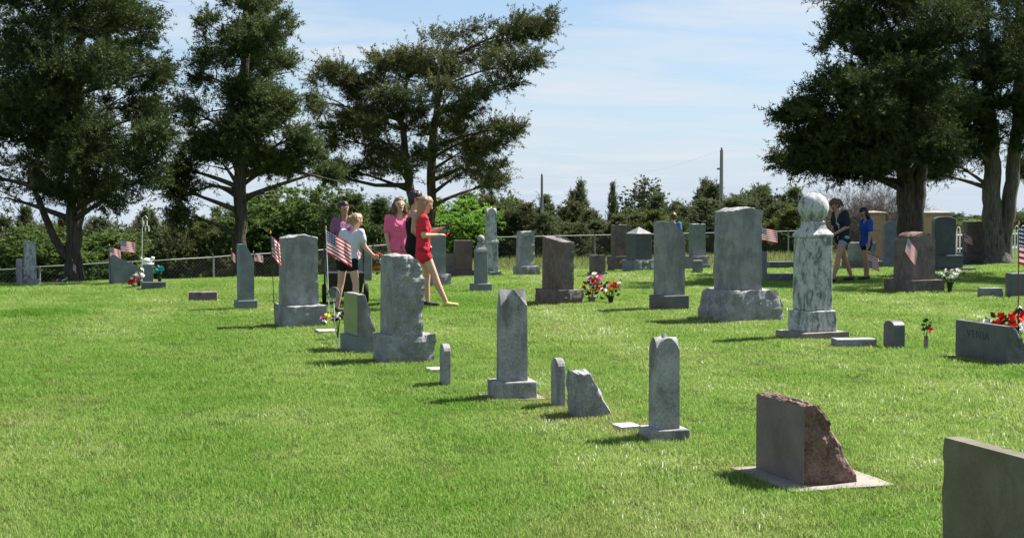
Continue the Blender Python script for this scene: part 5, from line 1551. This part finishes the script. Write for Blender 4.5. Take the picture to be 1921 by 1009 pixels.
# ------------------------------------------------------------------ the grass itself
def grassmat():
    m, n, l, b = newmat('grass_blade')
    at_ = n.new('ShaderNodeAttribute'); at_.attribute_name = 'tone'
    ge = n.new('ShaderNodeNewGeometry')
    n1 = n.new('ShaderNodeTexNoise'); n1.inputs['Scale'].default_value = .38; n1.inputs['Detail'].default_value = 4; n1.inputs['Roughness'].default_value = .6
    n2 = n.new('ShaderNodeTexNoise'); n2.inputs['Scale'].default_value = 3.2; n2.inputs['Detail'].default_value = 4
    l.new(ge.outputs['Position'], n1.inputs['Vector']); l.new(ge.outputs['Position'], n2.inputs['Vector'])
    c = n.new('ShaderNodeValToRGB')
    for p_, col in ((0, (.115, .265, .026)), (.45, (.27, .51, .055)), (.8, (.385, .575, .095)), (1.0, (.47, .52, .19))):
        e = c.color_ramp.elements[0] if p_ == 0 else (c.color_ramp.elements[1] if p_ == 1.0 else c.color_ramp.elements.new(p_))
        e.position = p_; e.color = (*col, 1)
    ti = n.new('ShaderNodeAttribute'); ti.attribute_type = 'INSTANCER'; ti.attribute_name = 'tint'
    sm = n.new('ShaderNodeMath'); sm.operation = 'MULTIPLY_ADD'; l.new(n1.outputs['Fac'], sm.inputs[0]); sm.inputs[1].default_value = .85; l.new(at_.outputs['Fac'], sm.inputs[2])
    s2 = n.new('ShaderNodeMath'); s2.operation = 'MULTIPLY_ADD'; l.new(n2.outputs['Fac'], s2.inputs[0]); s2.inputs[1].default_value = .45; l.new(sm.outputs[0], s2.inputs[2])
    s3 = n.new('ShaderNodeMath'); s3.operation = 'SUBTRACT'; l.new(s2.outputs[0], s3.inputs[0]); s3.inputs[1].default_value = .62
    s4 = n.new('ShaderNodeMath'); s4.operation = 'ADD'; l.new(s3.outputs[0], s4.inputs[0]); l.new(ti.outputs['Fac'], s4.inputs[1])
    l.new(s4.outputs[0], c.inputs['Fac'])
    dr = n.new('ShaderNodeAttribute'); dr.attribute_type = 'INSTANCER'; dr.attribute_name = 'dry'
    dm = n.new('ShaderNodeMixRGB'); l.new(dr.outputs['Fac'], dm.inputs['Fac']); l.new(c.outputs[0], dm.inputs['Color1']); dm.inputs['Color2'].default_value = (.34, .30, .13, 1)
    c = dm
    l.new(c.outputs[0], b.inputs['Base Color']); b.inputs['Roughness'].default_value = .75; setspec(b, .12)
    tr = n.new('ShaderNodeBsdfTranslucent'); l.new(c.outputs[0], tr.inputs['Color'])
    ms = n.new('ShaderNodeMixShader'); ms.inputs['Fac'].default_value = .5
    l.new(b.outputs[0], ms.inputs[1]); l.new(tr.outputs[0], ms.inputs[2]); l.new(ms.outputs[0], n['Material Output'].inputs['Surface'])
    return m
M['grass'] = grassmat()
protos = bpy.data.collections.new('grass_tufts')
def tuft(name, n, rad, hmin, hmax, w, seed):
    r = np.random.default_rng(seed)
    a = r.random(n) * 6.283; q = rad * np.sqrt(r.random(n))
    base = np.stack([q*np.cos(a), q*np.sin(a), np.full(n, -.004)], 1)
    h = hmin + (hmax-hmin) * r.random(n)
    la = r.random(n) * 6.283; lean = h * (.15 + .75 * r.random(n))
    dirn = np.stack([np.cos(la), np.sin(la), np.zeros(n)], 1)
    mid = base + dirn * (lean*.3)[:, None] + np.array([0,0,1.]) * (h*.6)[:, None]
    tip = base + dirn * lean[:, None] + np.array([0,0,1.]) * h[:, None]
    fa = r.random(n) * 6.283
    sd = np.stack([np.cos(fa), np.sin(fa), np.zeros(n)], 1) * (w * (.6+.8*r.random(n)) / 2)[:, None]
    co = np.concatenate([np.stack([base-sd, base+sd, mid+sd*.8], 1), np.stack([base-sd, mid+sd*.8, mid-sd*.8], 1), np.stack([mid-sd*.8, mid+sd*.8, tip], 1)])
    t = np.clip(.25 + .28*r.normal(size=n), 0, .75); t[r.random(n) < .02] = .85
    me = tri_mesh(name, co, np.concatenate([t]*3))
    me.materials.append(M['grass'])
    o = bpy.data.objects.new(name, me); protos.objects.link(o)
for i in range(4): tuft('tuft_%d' % i, 74, .085, .013, .040, .0038, 100 + i)
def scatter():
    r = np.random.default_rng(5)
    P = []
    for y0 in np.arange(4.0, 37, .4):
        yc = y0 + .2
        dens = 210 * (7 / max(yc, 6)) ** 1.25
        wdt = .86 * yc + 5.0
        n = int(dens * wdt * .4)
        x = (r.random(n) - .5) * wdt; y = y0 + r.random(n) * .4
        P.append(np.stack([x, y], 1))
    P = np.concatenate(P)
    keep = np.ones(len(P), bool)
    near = np.full(len(P), 9.0)
    for cx_, cy_, a, w, d in NOGRASS:
        c, s = math.cos(a), math.sin(a)
        dx, dy = P[:, 0]-cx_, P[:, 1]-cy_
        lx, ly = dx*c + dy*s, -dx*s + dy*c
        mg = -.03
        near = np.minimum(near, np.maximum(np.abs(lx) - w/2, np.abs(ly) - d/2))
        keep &= ~((np.abs(lx) < w/2 - .0 + mg*0.6) & (np.abs(ly) < d/2 + mg*0.6))
    P = P[keep]; near = near[keep]
    z = gz(P[:, 0], P[:, 1])
    n = len(P)
    k = 1 + np.clip(P[:, 1] - 7, 0, 30) * .045
    bare = vnoise(np.stack([P[:, 0], P[:, 1], P[:, 0]*0], 1), 1.7) * .2
    hs = (.85 + .35 * r.random(n) + bare) * (1 + np.clip(P[:, 1]-7, 0, 30)*.012)
    q3 = np.stack([P[:, 0], P[:, 1], P[:, 0]*0], 1)
    dry = .75 * np.exp(-np.maximum(near, 0) / .09) * np.clip(.6 + vnoise(q3, 2.3), 0, 1) + .5 * np.clip(vnoise(q3, .9) + .5 * vnoise(q3, 2.9) - .6, 0, 1)
    dry = np.clip(dry + (r.random(n) < .012) * .5, 0, .85)
    hs = hs * (1 - .35 * dry) * np.where(r.random(n) < .03, 1.45, 1.0)
    shade_patch = np.exp(-((P[:, 0] + 6.9) / .85) ** 2 - ((P[:, 1] - 19.9) / .55) ** 2)  # patch of shade at far left put into blade tint, tufts taller too
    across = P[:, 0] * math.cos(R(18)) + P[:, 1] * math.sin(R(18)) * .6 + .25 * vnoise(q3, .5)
    tint = .055 * np.tanh(3 * np.sin(across * 3.3)) + .03 + .11 * vnoise(q3, .33) + .10 * vnoise(q3, 1.9) - .5 * shade_patch
    hs = hs * (1 + 1.6 * shade_patch)
    me = bpy.data.meshes.new('grass_points')
    me.vertices.add(n)
    me.vertices.foreach_set('co', np.stack([P[:, 0], P[:, 1], z], 1).astype(np.float32).ravel())
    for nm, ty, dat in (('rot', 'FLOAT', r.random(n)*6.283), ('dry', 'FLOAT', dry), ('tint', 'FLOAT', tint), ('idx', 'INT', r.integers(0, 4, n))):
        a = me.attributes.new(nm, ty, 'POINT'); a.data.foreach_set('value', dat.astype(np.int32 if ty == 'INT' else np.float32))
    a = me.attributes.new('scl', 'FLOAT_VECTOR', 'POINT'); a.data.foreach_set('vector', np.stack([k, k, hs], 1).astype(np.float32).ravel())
    me.update()
    o = bpy.data.objects.new('lawn_grass', me); COL.objects.link(o)
    me.materials.append(M['grass'])
    tag(o, 'short bright green grass blades of the mown lawn', kind='stuff')
    ng = bpy.data.node_groups.new('grass', 'GeometryNodeTree')
    ng.interface.new_socket('Geometry', in_out='INPUT', socket_type='NodeSocketGeometry'); ng.interface.new_socket('Geometry', in_out='OUTPUT', socket_type='NodeSocketGeometry')
    N, Lk = ng.nodes, ng.links
    gi, go = N.new('NodeGroupInput'), N.new('NodeGroupOutput')
    ci = N.new('GeometryNodeCollectionInfo'); ci.inputs['Collection'].default_value = protos; ci.inputs['Separate Children'].default_value = True; ci.inputs['Reset Children'].default_value = True
    ip = N.new('GeometryNodeInstanceOnPoints'); ip.inputs['Pick Instance'].default_value = True
    def na(nm, ty):
        q = N.new('GeometryNodeInputNamedAttribute'); q.data_type = ty; q.inputs['Name'].default_value = nm
        return [s for s in q.outputs if s.enabled and s.name == 'Attribute'][0]
    cx_ = N.new('ShaderNodeCombineXYZ'); Lk.new(na('rot', 'FLOAT'), cx_.inputs[2])
    Lk.new(gi.outputs[0], ip.inputs['Points']); Lk.new(ci.outputs[0], ip.inputs['Instance']); Lk.new(na('idx', 'INT'), ip.inputs['Instance Index'])
    Lk.new(cx_.outputs[0], ip.inputs['Rotation']); Lk.new(na('scl', 'FLOAT_VECTOR'), ip.inputs['Scale'])
    Lk.new(ip.outputs[0], go.inputs[0])
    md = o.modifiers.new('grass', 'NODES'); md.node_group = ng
    print('grass tufts', n)
scatter()
# tall rough grass along the far fence
def rough_grass():
    r = np.random.default_rng(8)
    n = 26000
    u = r.uniform(380, 1000, n); y = r.uniform(44, 62, n) ** 1.0
    x = (u - 600) / F_PX * y
    z = gz(x, y)
    h = (.12 + .35 * r.random(n)) * np.clip((y - 43) / 12, .15, 1)
    a = r.random(n) * 6.283
    sd = np.stack([np.cos(a), np.sin(a), np.zeros(n)], 1) * .02
    b = np.stack([x, y, z - .01], 1)
    tip = b + np.stack([r.normal(size=n)*.08, r.normal(size=n)*.08, h], 1)
    t = np.clip(.5 + .25*r.normal(size=n), 0, 1)
    o = link('rough_grass', tri_mesh('rough_grass', np.stack([b-sd, b+sd, tip], 1), t), leafmat('rough_grass_blade', (.11,.16,.04), (.30,.31,.13), .4))
    tag(o, 'tall unmown grass along the foot of the far fence', kind='stuff')
rough_grass()
